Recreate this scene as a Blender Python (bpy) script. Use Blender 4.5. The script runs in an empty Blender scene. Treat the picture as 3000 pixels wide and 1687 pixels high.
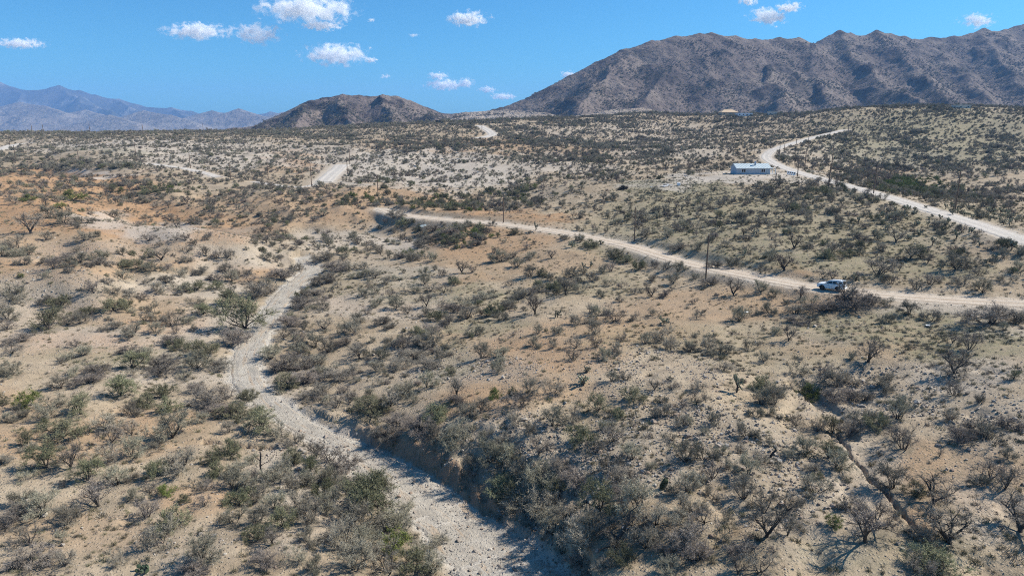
import bpy, math, random
import numpy as np
from mathutils import Vector

random.seed(7)
RNG = np.random.default_rng(11)
scene = bpy.context.scene
COL = scene.collection
R = math.radians

# ------------------------------------------------------------------ camera
F_PX, W_PX, H_PX = 2000.0, 3000.0, 1687.0
CAM_Z = 0.0
PITCH = R(13.45)
cam = bpy.data.cameras.new('camera')
cam.sensor_width = 36.0
cam.lens = 36.0 * F_PX / W_PX
cam.clip_start = 0.5
cam.clip_end = 90000.0
cam_o = bpy.data.objects.new('camera', cam)
COL.objects.link(cam_o)
cam_o.location = (0, 0, CAM_Z)
cam_o.rotation_euler = (math.pi / 2 - PITCH, 0, 0)
scene.camera = cam_o

# ------------------------------------------------------------------ sky, sun, exposure
SUN_EL, SUN_AZ = R(42), R(72)          # azimuth clockwise from +Y (view direction): sun at the right, a little beyond
world = bpy.data.worlds.new('World')
scene.world = world
world.use_nodes = True
wn = world.node_tree.nodes
bg = wn['Background']
skyt = wn.new('ShaderNodeTexSky')
skyt.sky_type = 'NISHITA'
skyt.sun_disc = False
skyt.sun_elevation = SUN_EL
skyt.sun_rotation = SUN_AZ
skyt.altitude = 1100
skyt.air_density = 1.0
skyt.dust_density = 1.7
skyt.ozone_density = 2.0
tint = wn.new('ShaderNodeMix')                      # clear desert air: a deeper azure than the standard atmosphere
tint.data_type = 'RGBA'
tint.blend_type = 'MULTIPLY'
tint.inputs[0].default_value = 1.0
tint.inputs[7].default_value = (0.32, 0.93, 1.30, 1)
world.node_tree.links.new(skyt.outputs[0], tint.inputs[6])
world.node_tree.links.new(tint.outputs[2], bg.inputs[0])
bg.inputs[1].default_value = 0.072

sl = bpy.data.lights.new('sun', 'SUN')
sl.energy = 4.9
sl.angle = R(0.53)
sl.color = (1.0, 0.945, 0.84)
so = bpy.data.objects.new('sun', sl)
COL.objects.link(so)
sd = Vector((math.sin(SUN_AZ) * math.cos(SUN_EL), math.cos(SUN_AZ) * math.cos(SUN_EL), math.sin(SUN_EL)))
so.rotation_euler = sd.to_track_quat('Z', 'Y').to_euler()
so.location = (0, 0, 200)

vs = scene.view_settings
vs.view_transform = 'Standard'
vs.look = 'None'
vs.exposure = 0.62
vs.gamma = 1.0
vs.use_curve_mapping = False
cy = scene.cycles
cy.max_bounces = 20
cy.diffuse_bounces = 3
cy.glossy_bounces = 2
cy.transmission_bounces = 2
cy.transparent_max_bounces = 6
cy.volume_bounces = 20
cy.filter_width = 1.05
cy.use_denoising = False
cy.use_adaptive_sampling = False
cy.caustics_reflective = False
cy.caustics_refractive = False


# ------------------------------------------------------------------ projection helpers
SP, CP = math.sin(PITCH), math.cos(PITCH)


def ray(px, py):
    """Direction of a photograph pixel scaled so that its y (forward, horizontal) part is 1: returns (x, z)."""
    u = (np.asarray(px, float) - W_PX / 2) / F_PX
    v = (H_PX / 2 - np.asarray(py, float)) / F_PX
    dy = CP + v * SP
    return u / dy, (-SP + v * CP) / dy


def project(x, y, z):
    x, y, z = np.asarray(x, float), np.asarray(y, float), np.asarray(z, float) - CAM_Z
    fw = y * CP - z * SP
    up = y * SP + z * CP
    return W_PX / 2 + F_PX * x / fw, H_PX / 2 - F_PX * up / fw


def sstep(a, b, x):
    t = np.clip((np.asarray(x, float) - a) / (b - a), 0, 1)
    return t * t * (3 - 2 * t)


def _hash(ix, iy, seed):
    with np.errstate(over='ignore'):
        h = ix.astype(np.uint32) * np.uint32(374761393) + iy.astype(np.uint32) * np.uint32(668265263) + np.uint32(seed * 974711 + 13)
        h = (h ^ (h >> np.uint32(13))) * np.uint32(1274126177)
        h = (h ^ (h >> np.uint32(16))) * np.uint32(2246822519)
        h = h ^ (h >> np.uint32(15))
    return h


_ANG = np.arange(256) * (2 * np.pi / 256)
_GX, _GY = np.cos(_ANG), np.sin(_ANG)


def noise(x, y, seed=0):
    """2D gradient noise, about -1..1."""
    x, y = np.asarray(x, float), np.asarray(y, float)
    x0, y0 = np.floor(x), np.floor(y)
    fx, fy = x - x0, y - y0
    ix, iy = x0.astype(np.int64), y0.astype(np.int64)
    ux, uy = fx * fx * fx * (fx * (fx * 6 - 15) + 10), fy * fy * fy * (fy * (fy * 6 - 15) + 10)

    def g(dx, dy):
        a = _hash(ix + dx, iy + dy, seed) & np.uint32(255)
        return _GX[a] * (fx - dx) + _GY[a] * (fy - dy)
    n0 = g(0, 0) * (1 - ux) + g(1, 0) * ux
    n1 = g(0, 1) * (1 - ux) + g(1, 1) * ux
    return (n0 * (1 - uy) + n1 * uy) * 1.5


def fbm(x, y, seed=0, octv=4, gain=0.5, lac=2.03):
    s, a, t = 0.0, 1.0, 0.0
    for i in range(octv):
        s = s + a * noise(x * lac ** i + 17.3 * i, y * lac ** i - 9.1 * i, seed + i)
        t += a
        a *= gain
    return s / t


def ridged(x, y, seed=0, octv=4, gain=0.5, lac=2.1):
    s, a, t = 0.0, 1.0, 0.0
    for i in range(octv):
        s = s + a * (1 - np.abs(noise(x * lac ** i + 5.7 * i, y * lac ** i + 3.3 * i, seed + i)) * 1.6)
        t += a
        a *= gain
    return s / t


# ------------------------------------------------------------------ object helpers
def tag(o, label=None, cat=None, group=None, kind=None):
    if label:
        o['label'] = label
    if cat:
        o['category'] = cat
    if group:
        o['group'] = group
    if kind:
        o['kind'] = kind
    return o


def link(name, data, parent=None, loc=None, rot=None):
    o = bpy.data.objects.new(name, data)
    COL.objects.link(o)
    if parent:
        o.parent = parent
    if loc is not None:
        o.location = loc
    if rot is not None:
        o.rotation_euler = rot
    return o


def mesh_np(name, verts, faces, mats=(), mat_idx=None, smooth=False):
    """faces: (n,3) or (n,4) int array, or a list of such arrays."""
    if not isinstance(faces, (list, tuple)):
        faces = [faces]
    faces = [np.asarray(f, np.int32) for f in faces if len(f)]
    me = bpy.data.meshes.new(name)
    verts = np.asarray(verts, np.float32)
    me.vertices.add(len(verts))
    me.vertices.foreach_set('co', verts.ravel())
    loops = np.concatenate([f.ravel() for f in faces])
    tot = np.concatenate([np.full(len(f), f.shape[1], np.int32) for f in faces])
    start = np.concatenate([[0], np.cumsum(tot)[:-1]]).astype(np.int32)
    me.loops.add(len(loops))
    me.loops.foreach_set('vertex_index', loops)
    me.polygons.add(len(tot))
    me.polygons.foreach_set('loop_start', start)
    me.polygons.foreach_set('loop_total', tot)
    for m in mats:
        me.materials.append(m)
    if mat_idx is not None:
        me.polygons.foreach_set('material_index', np.asarray(mat_idx, np.int32))
    me.polygons.foreach_set('use_smooth', np.full(len(tot), bool(smooth)))
    me.update(calc_edges=True)
    return me


def grid_faces(nr, nc):
    i = np.arange((nr - 1) * nc).reshape(nr - 1, nc)[:, :-1].ravel()
    return np.stack([i, i + 1, i + nc + 1, i + nc], 1)


def fattr(me, name, arr):
    a = me.attributes.new(name, 'FLOAT', 'POINT')
    a.data.foreach_set('value', np.asarray(arr, np.float32))


# ------------------------------------------------------------------ node helpers
class NT:
    def __init__(self, name):
        self.m = bpy.data.materials.new(name)
        self.m.use_nodes = True
        self.t = self.m.node_tree
        self.b = self.t.nodes['Principled BSDF']
        self.out = self.t.nodes['Material Output']

    def n(self, kind, **kw):
        nd = self.t.nodes.new(kind)
        for k, v in kw.items():
            setattr(nd, k, v)
        return nd

    def l(self, a, b):
        self.t.links.new(a, b)

    def set(self, sock, v):
        if hasattr(v, 'is_output') or isinstance(v, bpy.types.NodeSocket):
            self.l(v, sock)
        else:
            sock.default_value = v if not (isinstance(v, tuple) and len(v) == 3 and sock.type == 'RGBA') else (*v, 1)

    def attr(self, name):
        return self.n('ShaderNodeAttribute', attribute_name=name).outputs['Fac']

    def geo(self):
        return self.n('ShaderNodeNewGeometry').outputs['Position']

    def noise(self, vec, scale, detail=3.0, rough=0.55):
        nd = self.n('ShaderNodeTexNoise')
        nd.inputs['Scale'].default_value = scale
        nd.inputs['Detail'].default_value = detail
        nd.inputs['Roughness'].default_value = rough
        self.l(vec, nd.inputs['Vector'])
        return nd.outputs['Fac']

    def voro(self, vec, scale, out='Distance', rnd=1.0):
        nd = self.n('ShaderNodeTexVoronoi')
        nd.inputs['Scale'].default_value = scale
        nd.inputs['Randomness'].default_value = rnd
        self.l(vec, nd.inputs['Vector'])
        return nd.outputs[out]

    def ramp(self, fac, lo, hi, a=0.0, b=1.0):
        nd = self.n('ShaderNodeMapRange', interpolation_type='SMOOTHSTEP')
        for s, v in zip((1, 2, 3, 4), (lo, hi, a, b)):
            nd.inputs[s].default_value = v
        self.set(nd.inputs[0], fac)
        return nd.outputs[0]

    def math(self, op, a, b=None, clamp=False):
        nd = self.n('ShaderNodeMath', operation=op, use_clamp=clamp)
        self.set(nd.inputs[0], a)
        if b is not None:
            self.set(nd.inputs[1], b)
        return nd.outputs[0]

    def mix(self, fac, a, b, mode='MIX'):
        nd = self.n('ShaderNodeMix', data_type='RGBA', blend_type=mode)
        self.set(nd.inputs[0], fac)
        self.set(nd.inputs[6], a)
        self.set(nd.inputs[7], b)
        return nd.outputs[2]

    def bump(self, h, dist, strength=1.0):
        nd = self.n('ShaderNodeBump')
        nd.inputs['Distance'].default_value = dist
        nd.inputs['Strength'].default_value = strength
        self.l(h, nd.inputs['Height'])
        return nd.outputs[0]

    def rnd(self):
        return self.n('ShaderNodeObjectInfo').outputs['Random']


def plain(name, col, rough=0.7, metal=0.0, var=0.0, scale=6.0, bump=0.0, spec=0.3):
    t = NT(name)
    b = t.b
    b.inputs['Roughness'].default_value = rough
    b.inputs['Metallic'].default_value = metal
    b.inputs['Specular IOR Level'].default_value = spec
    if var:
        tc = t.n('ShaderNodeTexCoord').outputs['Object']
        nz = t.noise(tc, scale, 4)
        lo = tuple(c * (1 - var) for c in col)
        hi = tuple(min(1, c * (1 + var)) for c in col)
        t.l(t.mix(t.ramp(nz, 0.3, 0.7), lo, hi), b.inputs['Base Color'])
        if bump:
            t.l(t.bump(nz, bump), b.inputs['Normal'])
    else:
        b.inputs['Base Color'].default_value = (*col, 1)
    return t.m
# ================================================================== TERRAIN: heights
# Surveyed points: (photo x, photo y, height relative to the camera) and, near the horizon, (photo x, photo y, distance)
ZL = [
 (-400,1687,-38.5),(0,1687,-38.5),(500,1687,-38.6),(1000,1687,-38.6),(1500,1687,-40),(1350,1500,-40),(1150,1380,-39.8),(1000,1300,-39.7),
 (870,1230,-39.5),(720,1100,-39.2),(745,1000,-39),(795,920,-38.7),(860,840,-38.4),(905,785,-38.2),(1230,685,-35.2),(1060,715,-37),
 (-300,1400,-38),(0,1400,-38.3),(400,1300,-38.6),(600,1250,-39),(0,1150,-37.8),(300,1150,-38.3),(550,1000,-38.5),(250,1000,-37.8),(0,1000,-37),
 (500,900,-37.9),(200,900,-35.8),(0,880,-34),(400,850,-36.5),(650,850,-38),(0,770,-29.3),(150,768,-29.5),(290,777,-30.5),(420,796,-33.5),(560,830,-37),
 (200,850,-33),(200,742,-30.8),(400,748,-32.3),(300,720,-29.5),(70,680,-27.8),(290,690,-28.4),(517,700,-29.6),(725,712,-32),(840,735,-35.5),(800,765,-37.2),
 (620,770,-35),(500,740,-32.2),(0,620,-26.8),(0,579,-25.8),(150,595,-26.4),(373,661,-28.8),(250,630,-27.5),(330,650,-33.8),(500,678,-35.8),(620,690,-36.5),(150,540,-32),
 (500,560,-30),(700,620,-33),(700,560,-28.2),(900,600,-31),(850,690,-36.6),(1000,650,-34),(1000,590,-30),(1100,560,-28.2),(1100,640,-33),
 (950,760,-37.4),(1000,900,-37),(1000,800,-36.8),(1000,725,-36.6),(1100,1000,-37.3),(1200,850,-36),(1200,750,-35),(1350,750,-34),(1350,690,-32.3),(1500,700,-31.7),
 (1500,850,-34.5),(1500,1000,-35),(1300,1150,-36.3),(1300,1265,-36.7),(1500,1300,-35.3),(1700,1200,-34),(1700,1500,-35.6),(1560,1420,-37.2),(1900,1687,-34.7),
 (2200,1687,-33.5),(2600,1687,-33),(3000,1687,-33),(3400,1687,-32.5),(2000,1350,-33),(2000,1100,-33),(1800,1000,-33.5),(2000,900,-32.3),(1700,850,-33),(2000,830,-31.6),
 (1850,780,-32),(2500,1250,-32.8),(2500,1000,-31),(2300,1110,-33.2),(2420,1190,-33.6),(2200,1250,-32.6),(2800,1000,-30),(3000,1100,-29.5),(3400,1100,-28.5),(3000,1350,-31),(2750,1400,-32),(2300,920,-31),
 (2700,920,-29.3),(3000,950,-28.3),(3400,950,-27),
 (3000,890,-28),(2700,876,-28.5),(2440,852,-29),(2200,812,-29.8),(2000,770,-30.2),(1858,727,-30.2),(1700,690,-30.2),(1550,667,-30.3),(1400,650,-30.8),
 (1240,637,-31.2),(1150,624,-31.2),(3000,800,-26),(3400,800,-25),(2700,780,-26.5),(2400,780,-27.5),(2100,720,-27.5),(2700,680,-24),(2400,650,-24),(2100,620,-25),
 (1850,640,-28),(1700,600,-27.5),(1850,560,-24.5),(2100,545,-22),(2200,514,-19.8),(2250,512,-19.8),(2150,514,-19.9),(2400,555,-21.3),(2000,545,-22.5),(1650,540,-25.5),(2000,505,-20.6),
 (2100,485,-21),(3000,708,-22.5),(2850,655,-22.3),(2700,608,-22),(2550,565,-21.3),(2420,530,-20.3),(2320,500,-19.5),(2260,475,-18.5),
 (2700,560,-25.5),(2900,640,-22.6),(3000,640,-23.5),(2900,575,-28),(2650,535,-26.3),(2500,480,-21.5),(2800,480,-22),(3000,500,-23),(3400,600,-24),
 (1500,570,-30),(1300,600,-31.4),(1300,545,-27.9),(1600,575,-29),
]
DL = [
 (2245,455,400),(2300,428,440),(2400,400,510),(2480,382,570),(2800,420,480),(2800,350,560),(3000,318,640),(3000,400,500),(2500,320,650),(2750,312,640),(2300,345,700),(2400,360,610),(3400,318,640),(3400,450,440),
 (-400,392,750),(0,391,750),(300,389,720),(600,387,720),(800,383,750),(1000,372,800),(1200,362,800),(1380,357,780),(1600,350,850),(1800,346,900),(2000,342,900),(2150,338,850),
 (300,430,520),(600,440,500),(900,430,520),(0,430,560),(-400,430,560),(0,490,420),(250,488,400),(600,490,400),(900,480,420),(960,515,362),(750,535,342),(400,505,370),(100,515,360),(-400,560,300),
 (1300,400,600),(1300,470,430),(1300,440,470),(1200,520,360),(1450,520,350),(1700,500,370),(1700,430,520),(1900,440,480),(2100,420,540),(2000,380,700),(1600,400,620),(1000,400,640),
]
WL = []
for uu in (-0.95, -0.6, -0.3, 0.0, 0.3, 0.6, 0.95):
    WL += [(uu, 1020.0, -22 + 14 * uu), (uu, 1250.0, -36 + 16 * uu), (uu, 1600.0, -46 + 10 * uu)]
WL += [(-0.5, 25, -39.0), (0, 25, -40.0), (0.5, 25, -35.0), (-1.0, 30, -38.5), (1.0, 30, -32.5)]

_cu, _cy, _cz = [], [], []
for px, py, z in ZL:
    u, s = ray(px, py)
    _cu.append(u); _cy.append(z / s); _cz.append(z)
for px, py, d in DL:
    u, s = ray(px, py)
    _cu.append(u); _cy.append(d); _cz.append(d * s)
for u, d, z in WL:
    _cu.append(u); _cy.append(d); _cz.append(z)
_cu, _cy, _cz = map(np.array, (_cu, _cy, _cz))
_P = np.stack([_cu * 1.7, np.log(_cy) * 1.25], 1)


def _tpsk(d2):
    return np.where(d2 > 1e-12, 0.5 * d2 * np.log(np.maximum(d2, 1e-12)), 0.0)


_n = len(_P)
_K = _tpsk(((_P[:, None] - _P[None]) ** 2).sum(-1)) + np.eye(_n) * 2e-4
_A = np.zeros((_n + 3, _n + 3))
_A[:_n, :_n] = _K
_A[:_n, _n] = 1; _A[:_n, _n + 1:] = _P
_A[_n, :_n] = 1; _A[_n + 1:, :_n] = _P.T
_w = np.linalg.solve(_A, np.concatenate([_cz, np.zeros(3)]))


def tps(u, y):
    u, y = np.ravel(u), np.ravel(y)
    q = np.stack([u * 1.7, np.log(np.maximum(y, 5)) * 1.25], 1)
    out = np.empty(len(q))
    for a in range(0, len(q), 20000):
        b = q[a:a + 20000]
        d2 = (b ** 2).sum(1)[:, None] + (_P ** 2).sum(1)[None] - 2 * b @ _P.T
        out[a:a + 20000] = _tpsk(np.maximum(d2, 0)) @ _w[:_n] + _w[_n] + b @ _w[_n + 1:]
    return out


_uc = np.concatenate([np.linspace(-1.15, -0.82, 34)[:-1], np.linspace(-0.82, 0.82, 760), np.linspace(0.82, 1.15, 34)[1:]])
_yr = np.exp(np.linspace(math.log(24.0), math.log(1500.0), 900))
NR, NC = len(_yr), len(_uc)
GU, GY = np.meshgrid(_uc, _yr)
GX = GU * GY
# coarse evaluation of the survey surface, then bilinear to the fine grid
_cuc, _cyr = np.linspace(-1.15, 1.15, 190), np.linspace(math.log(24.0), math.log(1500.0), 230)
_cg = tps(*[a.ravel() for a in np.meshgrid(_cuc, np.exp(_cyr))]).reshape(len(_cyr), len(_cuc))


def bil(grid, fi, fj):
    i = np.clip(fi.astype(int), 0, grid.shape[0] - 2)
    j = np.clip(fj.astype(int), 0, grid.shape[1] - 2)
    a, b = np.clip(fi - i, 0, 1), np.clip(fj - j, 0, 1)
    return (grid[i, j] * (1 - a) + grid[i + 1, j] * a) * (1 - b) + (grid[i, j + 1] * (1 - a) + grid[i + 1, j + 1] * a) * b


def base_z(u, y):
    fi = (np.log(y) - _cyr[0]) / (_cyr[-1] - _cyr[0]) * (len(_cyr) - 1)
    fj = (u + 1.15) / 2.3 * (len(_cuc) - 1)
    return bil(_cg, fi, fj)


GZ = base_z(GU, GY)


def index_of(x, y):
    y = np.maximum(np.asarray(y, float), 24.0)
    fi = (np.log(y) - math.log(24.0)) / (math.log(1500.0) - math.log(24.0)) * (NR - 1)
    u = np.clip(np.asarray(x, float) / y, -1.149, 1.149)
    fj = np.interp(u, _uc, np.arange(NC))
    return fi, fj


def ground(x, y):
    fi, fj = index_of(x, y)
    return bil(GZ, np.atleast_1d(fi), np.atleast_1d(fj))


def hit(px, py):
    """First terrain point under each photograph pixel: (n,3) array; nan where the pixel looks over the terrain."""
    px, py = np.atleast_1d(np.asarray(px, float)), np.atleast_1d(np.asarray(py, float))
    u, s = ray(px, py)
    fj = np.interp(u, _uc, np.arange(NC))
    j = np.clip(fj.astype(int), 0, NC - 2)
    b = fj - j
    out = np.full((len(px), 3), np.nan)
    for k in range(len(px)):
        prof = (GZ[:, j[k]] * (1 - b[k]) + GZ[:, j[k] + 1] * b[k]) / _yr - s[k]
        w = np.nonzero(prof >= 0)[0]
        if len(w) == 0:
            continue
        i = w[0]
        y = _yr[i] if i == 0 else _yr[i - 1] + (_yr[i] - _yr[i - 1]) * (-prof[i - 1]) / (prof[i] - prof[i - 1] + 1e-12)
        out[k] = (u[k] * y, y, s[k] * y)
    return out


def smooth_line(pts, step):
    """Catmull-Rom through 2D/3D/4D rows, resampled about every step metres (first two columns are x, y)."""
    p = np.asarray(pts, float)
    p = np.vstack([2 * p[0] - p[1], p, 2 * p[-1] - p[-2]])
    out = []
    for i in range(1, len(p) - 2):
        n = max(2, int(np.hypot(*(p[i + 1] - p[i])[:2]) / step))
        t = np.linspace(0, 1, n, endpoint=False)[:, None]
        a, b, c, d = p[i - 1], p[i], p[i + 1], p[i + 2]
        out.append(0.5 * (2 * b + (c - a) * t + (2 * a - 5 * b + 4 * c - d) * t ** 2 + (3 * b - a - 3 * c + d) * t ** 3))
    out.append(p[-2][None])
    return np.vstack(out)


def line_field(line, reach, extra=()):
    """For grid vertices within reach of a polyline: (flat index, signed distance (left +), nearest row index)."""
    x, y = GX.ravel(), GY.ravel()
    lo, hi = line[:, :2].min(0) - reach, line[:, :2].max(0) + reach
    idx = np.nonzero((x > lo[0]) & (x < hi[0]) & (y > lo[1]) & (y < hi[1]))[0]
    return idx, *near_line(line, x[idx], y[idx])


def near_line(line, x, y):
    best = np.full(len(x), 1e9); sd = np.zeros(len(x)); ki = np.zeros(len(x), int)
    for k in range(len(line) - 1):
        a, b = line[k, :2], line[k + 1, :2]
        ab = b - a
        L2 = ab @ ab + 1e-9
        t = np.clip(((x - a[0]) * ab[0] + (y - a[1]) * ab[1]) / L2, 0, 1)
        dx, dy = x - a[0] - t * ab[0], y - a[1] - t * ab[1]
        d = dx * dx + dy * dy
        m = d < best
        best[m] = d[m]; ki[m] = k
        sd[m] = np.sign(ab[0] * dy[m] - ab[1] * dx[m])
    return np.sqrt(best) * np.where(sd == 0, 1, sd), ki


# broken relief, each octave fading out where the mesh gets too coarse for it
def add_relief():
    global GZ
    sp = 0.0048 * GY
    for lam, amp, seed in ((55, 0.95, 1), (24, 0.62, 2), (11, 0.34, 3), (5, 0.16, 4), (2.2, 0.08, 5), (1.0, 0.04, 6)):
        fade = np.clip((lam / sp - 2.5) / 3.0, 0, 1)
        GZ = GZ + amp * fade * noise(GX / lam, GY / lam, seed)
    far = sstep(230, 420, GY)
    GZ = GZ + far * (3.2 * (ridged(GX / 150, GY / 150, 21, 3) - 0.55) + 1.2 * noise(GX / 60, GY / 60, 31)) * (1 - sstep(600, 700, GY) * 0.6)
    mound = sstep(190, 250, GY) * (1 - sstep(430, 540, GY)) * (1 - sstep(-0.17, -0.09, GU))
    GZ = GZ + mound * (4.2 * (ridged(GX / 52, GY / 52, 45, 3) - 0.58) + 1.2 * noise(GX / 20, GY / 20, 46))
    near = 1 - sstep(60, 130, GY)
    for nm in ('upper', 'hilltop', 'saddle', 'valley'):               # graded ground lies smooth along the roads
        ii, dd, _ = line_field(ROADS[nm][0], 60)
        f = 1 - sstep(12, 55, np.abs(dd))
        gf, bf = GZ.ravel(), base_z(GU, GY).ravel()
        gf[ii] = gf[ii] * (1 - f) + bf[ii] * f
        GZ = gf.reshape(NR, NC)
    GZ = GZ - 0.5 * near * sstep(0.72, 0.98, ridged(GX / 17, GY / 17, 41, 2))


_wash_px = [(1560,1760,4.3),(1480,1670,4.3),(1390,1590,4.1),(1290,1500,3.8),(1200,1425,3.3),(1115,1370,2.9),(1040,1325,2.3),(945,1282,1.9),(872,1240,1.8),(808,1195,1.9),(766,1160,2.1),(732,1125,2.4),(718,1090,2.5),
            (724,1040,2.6),(752,990,2.6),(778,947,2.5),(805,902,2.4),(832,868,2.5),(872,830,2.7),(908,798,2.9),(905,775,2.6),(890,755,1.9)]
_h = hit([p[0] for p in _wash_px], [p[1] for p in _wash_px])
WASH = smooth_line([(h[0], h[1], p[2], h[2]) for h, p in zip(_h, _wash_px)], 2.0)

_ROADS_PX = {
 'lower': ([(3300,915),(3000,891),(2800,880),(2600,866),(2440,849),(2300,828),(2130,795),(2000,768),(1858,725),(1700,690),(1550,667),(1400,650),(1300,643),(1240,637),(1165,627),(1120,613)], 2.9),
 'upper': ([(3300,815),(3000,706),(2850,654),(2700,608),(2550,563),(2420,528),(2330,503),(2270,480),(2245,460),(2262,442),(2310,424),(2400,399),(2475,381)], 3.0),
 'saddle': ([(948,534),(962,520),(976,507),(990,496),(1003,482)], 4.6),
 'track': ([(745,533),(790,540),(850,548),(905,546),(942,534)], 1.8),
 'valley': ([(425,478),(500,488),(555,497),(600,507),(640,520)], 2.6),
 'hilltop': ([(1392,406),(1425,401),(1443,395),(1436,386),(1420,377),(1404,368)], 4.2),
 'west': ([(-60,452),(0,438),(35,426),(76,419)], 4.0),
}
ROADS = {}
for k, (pp, hw) in _ROADS_PX.items():
    h = hit([p[0] for p in pp], [p[1] for p in pp])
    h = h[~np.isnan(h[:, 0])]
    ROADS[k] = (smooth_line([(a[0], a[1], hw, a[2]) for a in h], 3.0 if k in ('lower', 'upper') else 5.0), hw)

_GULLY_PX = [
 # points, half width, depth, which bank stays high (kept simple: V cut)
 ([(2440,1235),(2465,1275),(2500,1330),(2545,1385),(2590,1435),(2640,1490),(2690,1550),(2725,1605),(2745,1660)], 0.2, 0.5),
 ([(2300,1100),(2360,1140),(2410,1190),(2445,1240),(2468,1275)], 1.6, 0.75),
 ([(560,1300),(620,1305),(680,1312),(740,1318),(800,1327)], 0.55, 1.1),
 ([(235,1318),(275,1322),(318,1320)], 0.3, 0.4),
 ([(1180,1110),(1260,1010),(1330,950),(1430,900),(1540,850),(1640,815),(1720,790)], 3.0, 0.5),
 ([(60,748),(180,752),(330,762),(450,785),(540,800)], 3.0, 1.2),
 ([(1640,1490),(1560,1440),(1480,1400),(1400,1330)], 2.2, 0.9),
]
GULLIES = []
for pp, hw, dp in _GULLY_PX:
    h = hit([p[0] for p in pp], [p[1] for p in pp])
    h = h[~np.isnan(h[:, 0])]
    GULLIES.append((smooth_line([(a[0], a[1], hw, a[2]) for a in h], 1.5), hw, dp))

add_relief()
M_ROAD = np.zeros(NR * NC); M_WASH = np.zeros(NR * NC); M_BANK = np.zeros(NR * NC); M_CUT = np.zeros(NR * NC)
_gz = GZ.ravel()
_gx, _gy = GX.ravel(), GY.ravel()
# the wash: flat sandy floor, low left bank, high cut bank on the right of the lower reach
idx, sd, ki = line_field(WASH, 26)
hw = 0.92 * WASH[ki, 2] * (1 + 0.22 * noise(_gx[idx] / 3.2, _gy[idx] / 3.2, 51) + 0.12 * noise(_gx[idx] / 1.1, _gy[idx] / 1.1, 52))
ad = np.abs(sd)
floor = WASH[ki, 3] + 0.07 * noise(_gx[idx] / 2.3, _gy[idx] / 2.3, 53) + 0.1 * noise(_gx[idx] / 6, _gy[idx] / 6, 54)
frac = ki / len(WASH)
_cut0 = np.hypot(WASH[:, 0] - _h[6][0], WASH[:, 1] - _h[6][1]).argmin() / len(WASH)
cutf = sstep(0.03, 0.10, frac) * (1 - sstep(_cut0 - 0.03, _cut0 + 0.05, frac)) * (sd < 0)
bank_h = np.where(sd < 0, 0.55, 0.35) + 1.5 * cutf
bank_w = np.where(sd < 0, 1.6, 1.6) + 0.2 * cutf
out = ad - hw
wall = floor + bank_h * sstep(0, 1, out / bank_w) * (1 + 0.22 * noise(_gx[idx] / 1.7, _gy[idx] / 1.7, 55)) + np.maximum(out - bank_w, 0) * 0.6
inner = 1 - sstep(-0.2, 0.3, out)
zz = _gz[idx]
low = np.where(out < bank_w, np.where(cutf > 0.3, np.maximum(np.minimum(zz + 1.5, wall), floor), np.minimum(zz, wall)), np.where(cutf > 0, np.minimum(zz, wall), zz))
_gz[idx] = np.where(inner > 0.5, floor, low)
M_WASH[idx] = np.maximum(M_WASH[idx], 1 - sstep(-0.1, 1.6, out + 0.7 * noise(_gx[idx] / 2.5, _gy[idx] / 2.5, 56)))
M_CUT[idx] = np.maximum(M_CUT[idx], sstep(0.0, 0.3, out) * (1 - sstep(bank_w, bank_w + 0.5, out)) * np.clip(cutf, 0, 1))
for ln, hw0, dp in GULLIES:
    idx, sd, ki = line_field(ln, hw0 * 4)
    if hw0 < 1:
        sd = sd + 0.38 * noise(_gx[idx] / 2.4, _gy[idx] / 2.4, 63) + 0.14 * noise(_gx[idx] / 0.8, _gy[idx] / 0.8, 64)
    t = ki / len(ln)
    ends = sstep(0, 0.12, t) * (1 - sstep(0.9, 1, t))
    wob = 1 + 0.65 * noise(_gx[idx] / 2.0, _gy[idx] / 2.0, 61)
    prof = 1 - sstep(0.55, 1.25, np.abs(sd) / (hw0 * wob))
    _gz[idx] -= dp * prof * ends
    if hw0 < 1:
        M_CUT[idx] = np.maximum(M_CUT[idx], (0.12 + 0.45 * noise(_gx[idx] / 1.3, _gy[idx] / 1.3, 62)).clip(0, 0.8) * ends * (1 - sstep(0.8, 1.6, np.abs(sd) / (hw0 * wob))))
# roads: graded bed with a small berm
for k, (ln, hw0) in ROADS.items():
    idx, sd, ki = line_field(ln, hw0 * 3.2)
    bed = ln[np.minimum(ki + 1, len(ln) - 1), 3] * 0.5 + ln[ki, 3] * 0.5
    ad = np.abs(sd)
    f = 1 - sstep(hw0 * 1.05, hw0 * 2.3, ad)
    lim = 0.006 * _gy[idx]
    berm = 0.13 * np.exp(-((ad - hw0 * 1.22) / 0.5) ** 2) * (hw0 < 4.5)
    _gz[idx] = _gz[idx] * (1 - f) + (bed + berm - 0.06) * f
    M_ROAD[idx] = np.maximum(M_ROAD[idx], 1 - sstep(hw0 * 0.95, hw0 * 1.5, ad + 0.8 * noise(_gx[idx] / 3, _gy[idx] / 3, 71)))
    M_BANK[idx] = np.maximum(M_BANK[idx], 1 - sstep(hw0 * 1.3, hw0 * 2.6, ad + 0.8 * noise(_gx[idx] / 4, _gy[idx] / 4, 72)))
GZ = _gz.reshape(NR, NC)
# level pad under the house
_pad = hit([2208], [511])[0]
_d = np.hypot((GX - _pad[0]) / 1.25, (GY - _pad[1]) * 0.9)
_f = 1 - sstep(9.5, 17, _d)
GZ = GZ * (1 - _f) + (_pad[2] - 0.05) * _f
M_PAD = (1 - sstep(10, 17, _d + 2.5 * noise(GX / 5, GY / 5, 75))).ravel()
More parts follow.
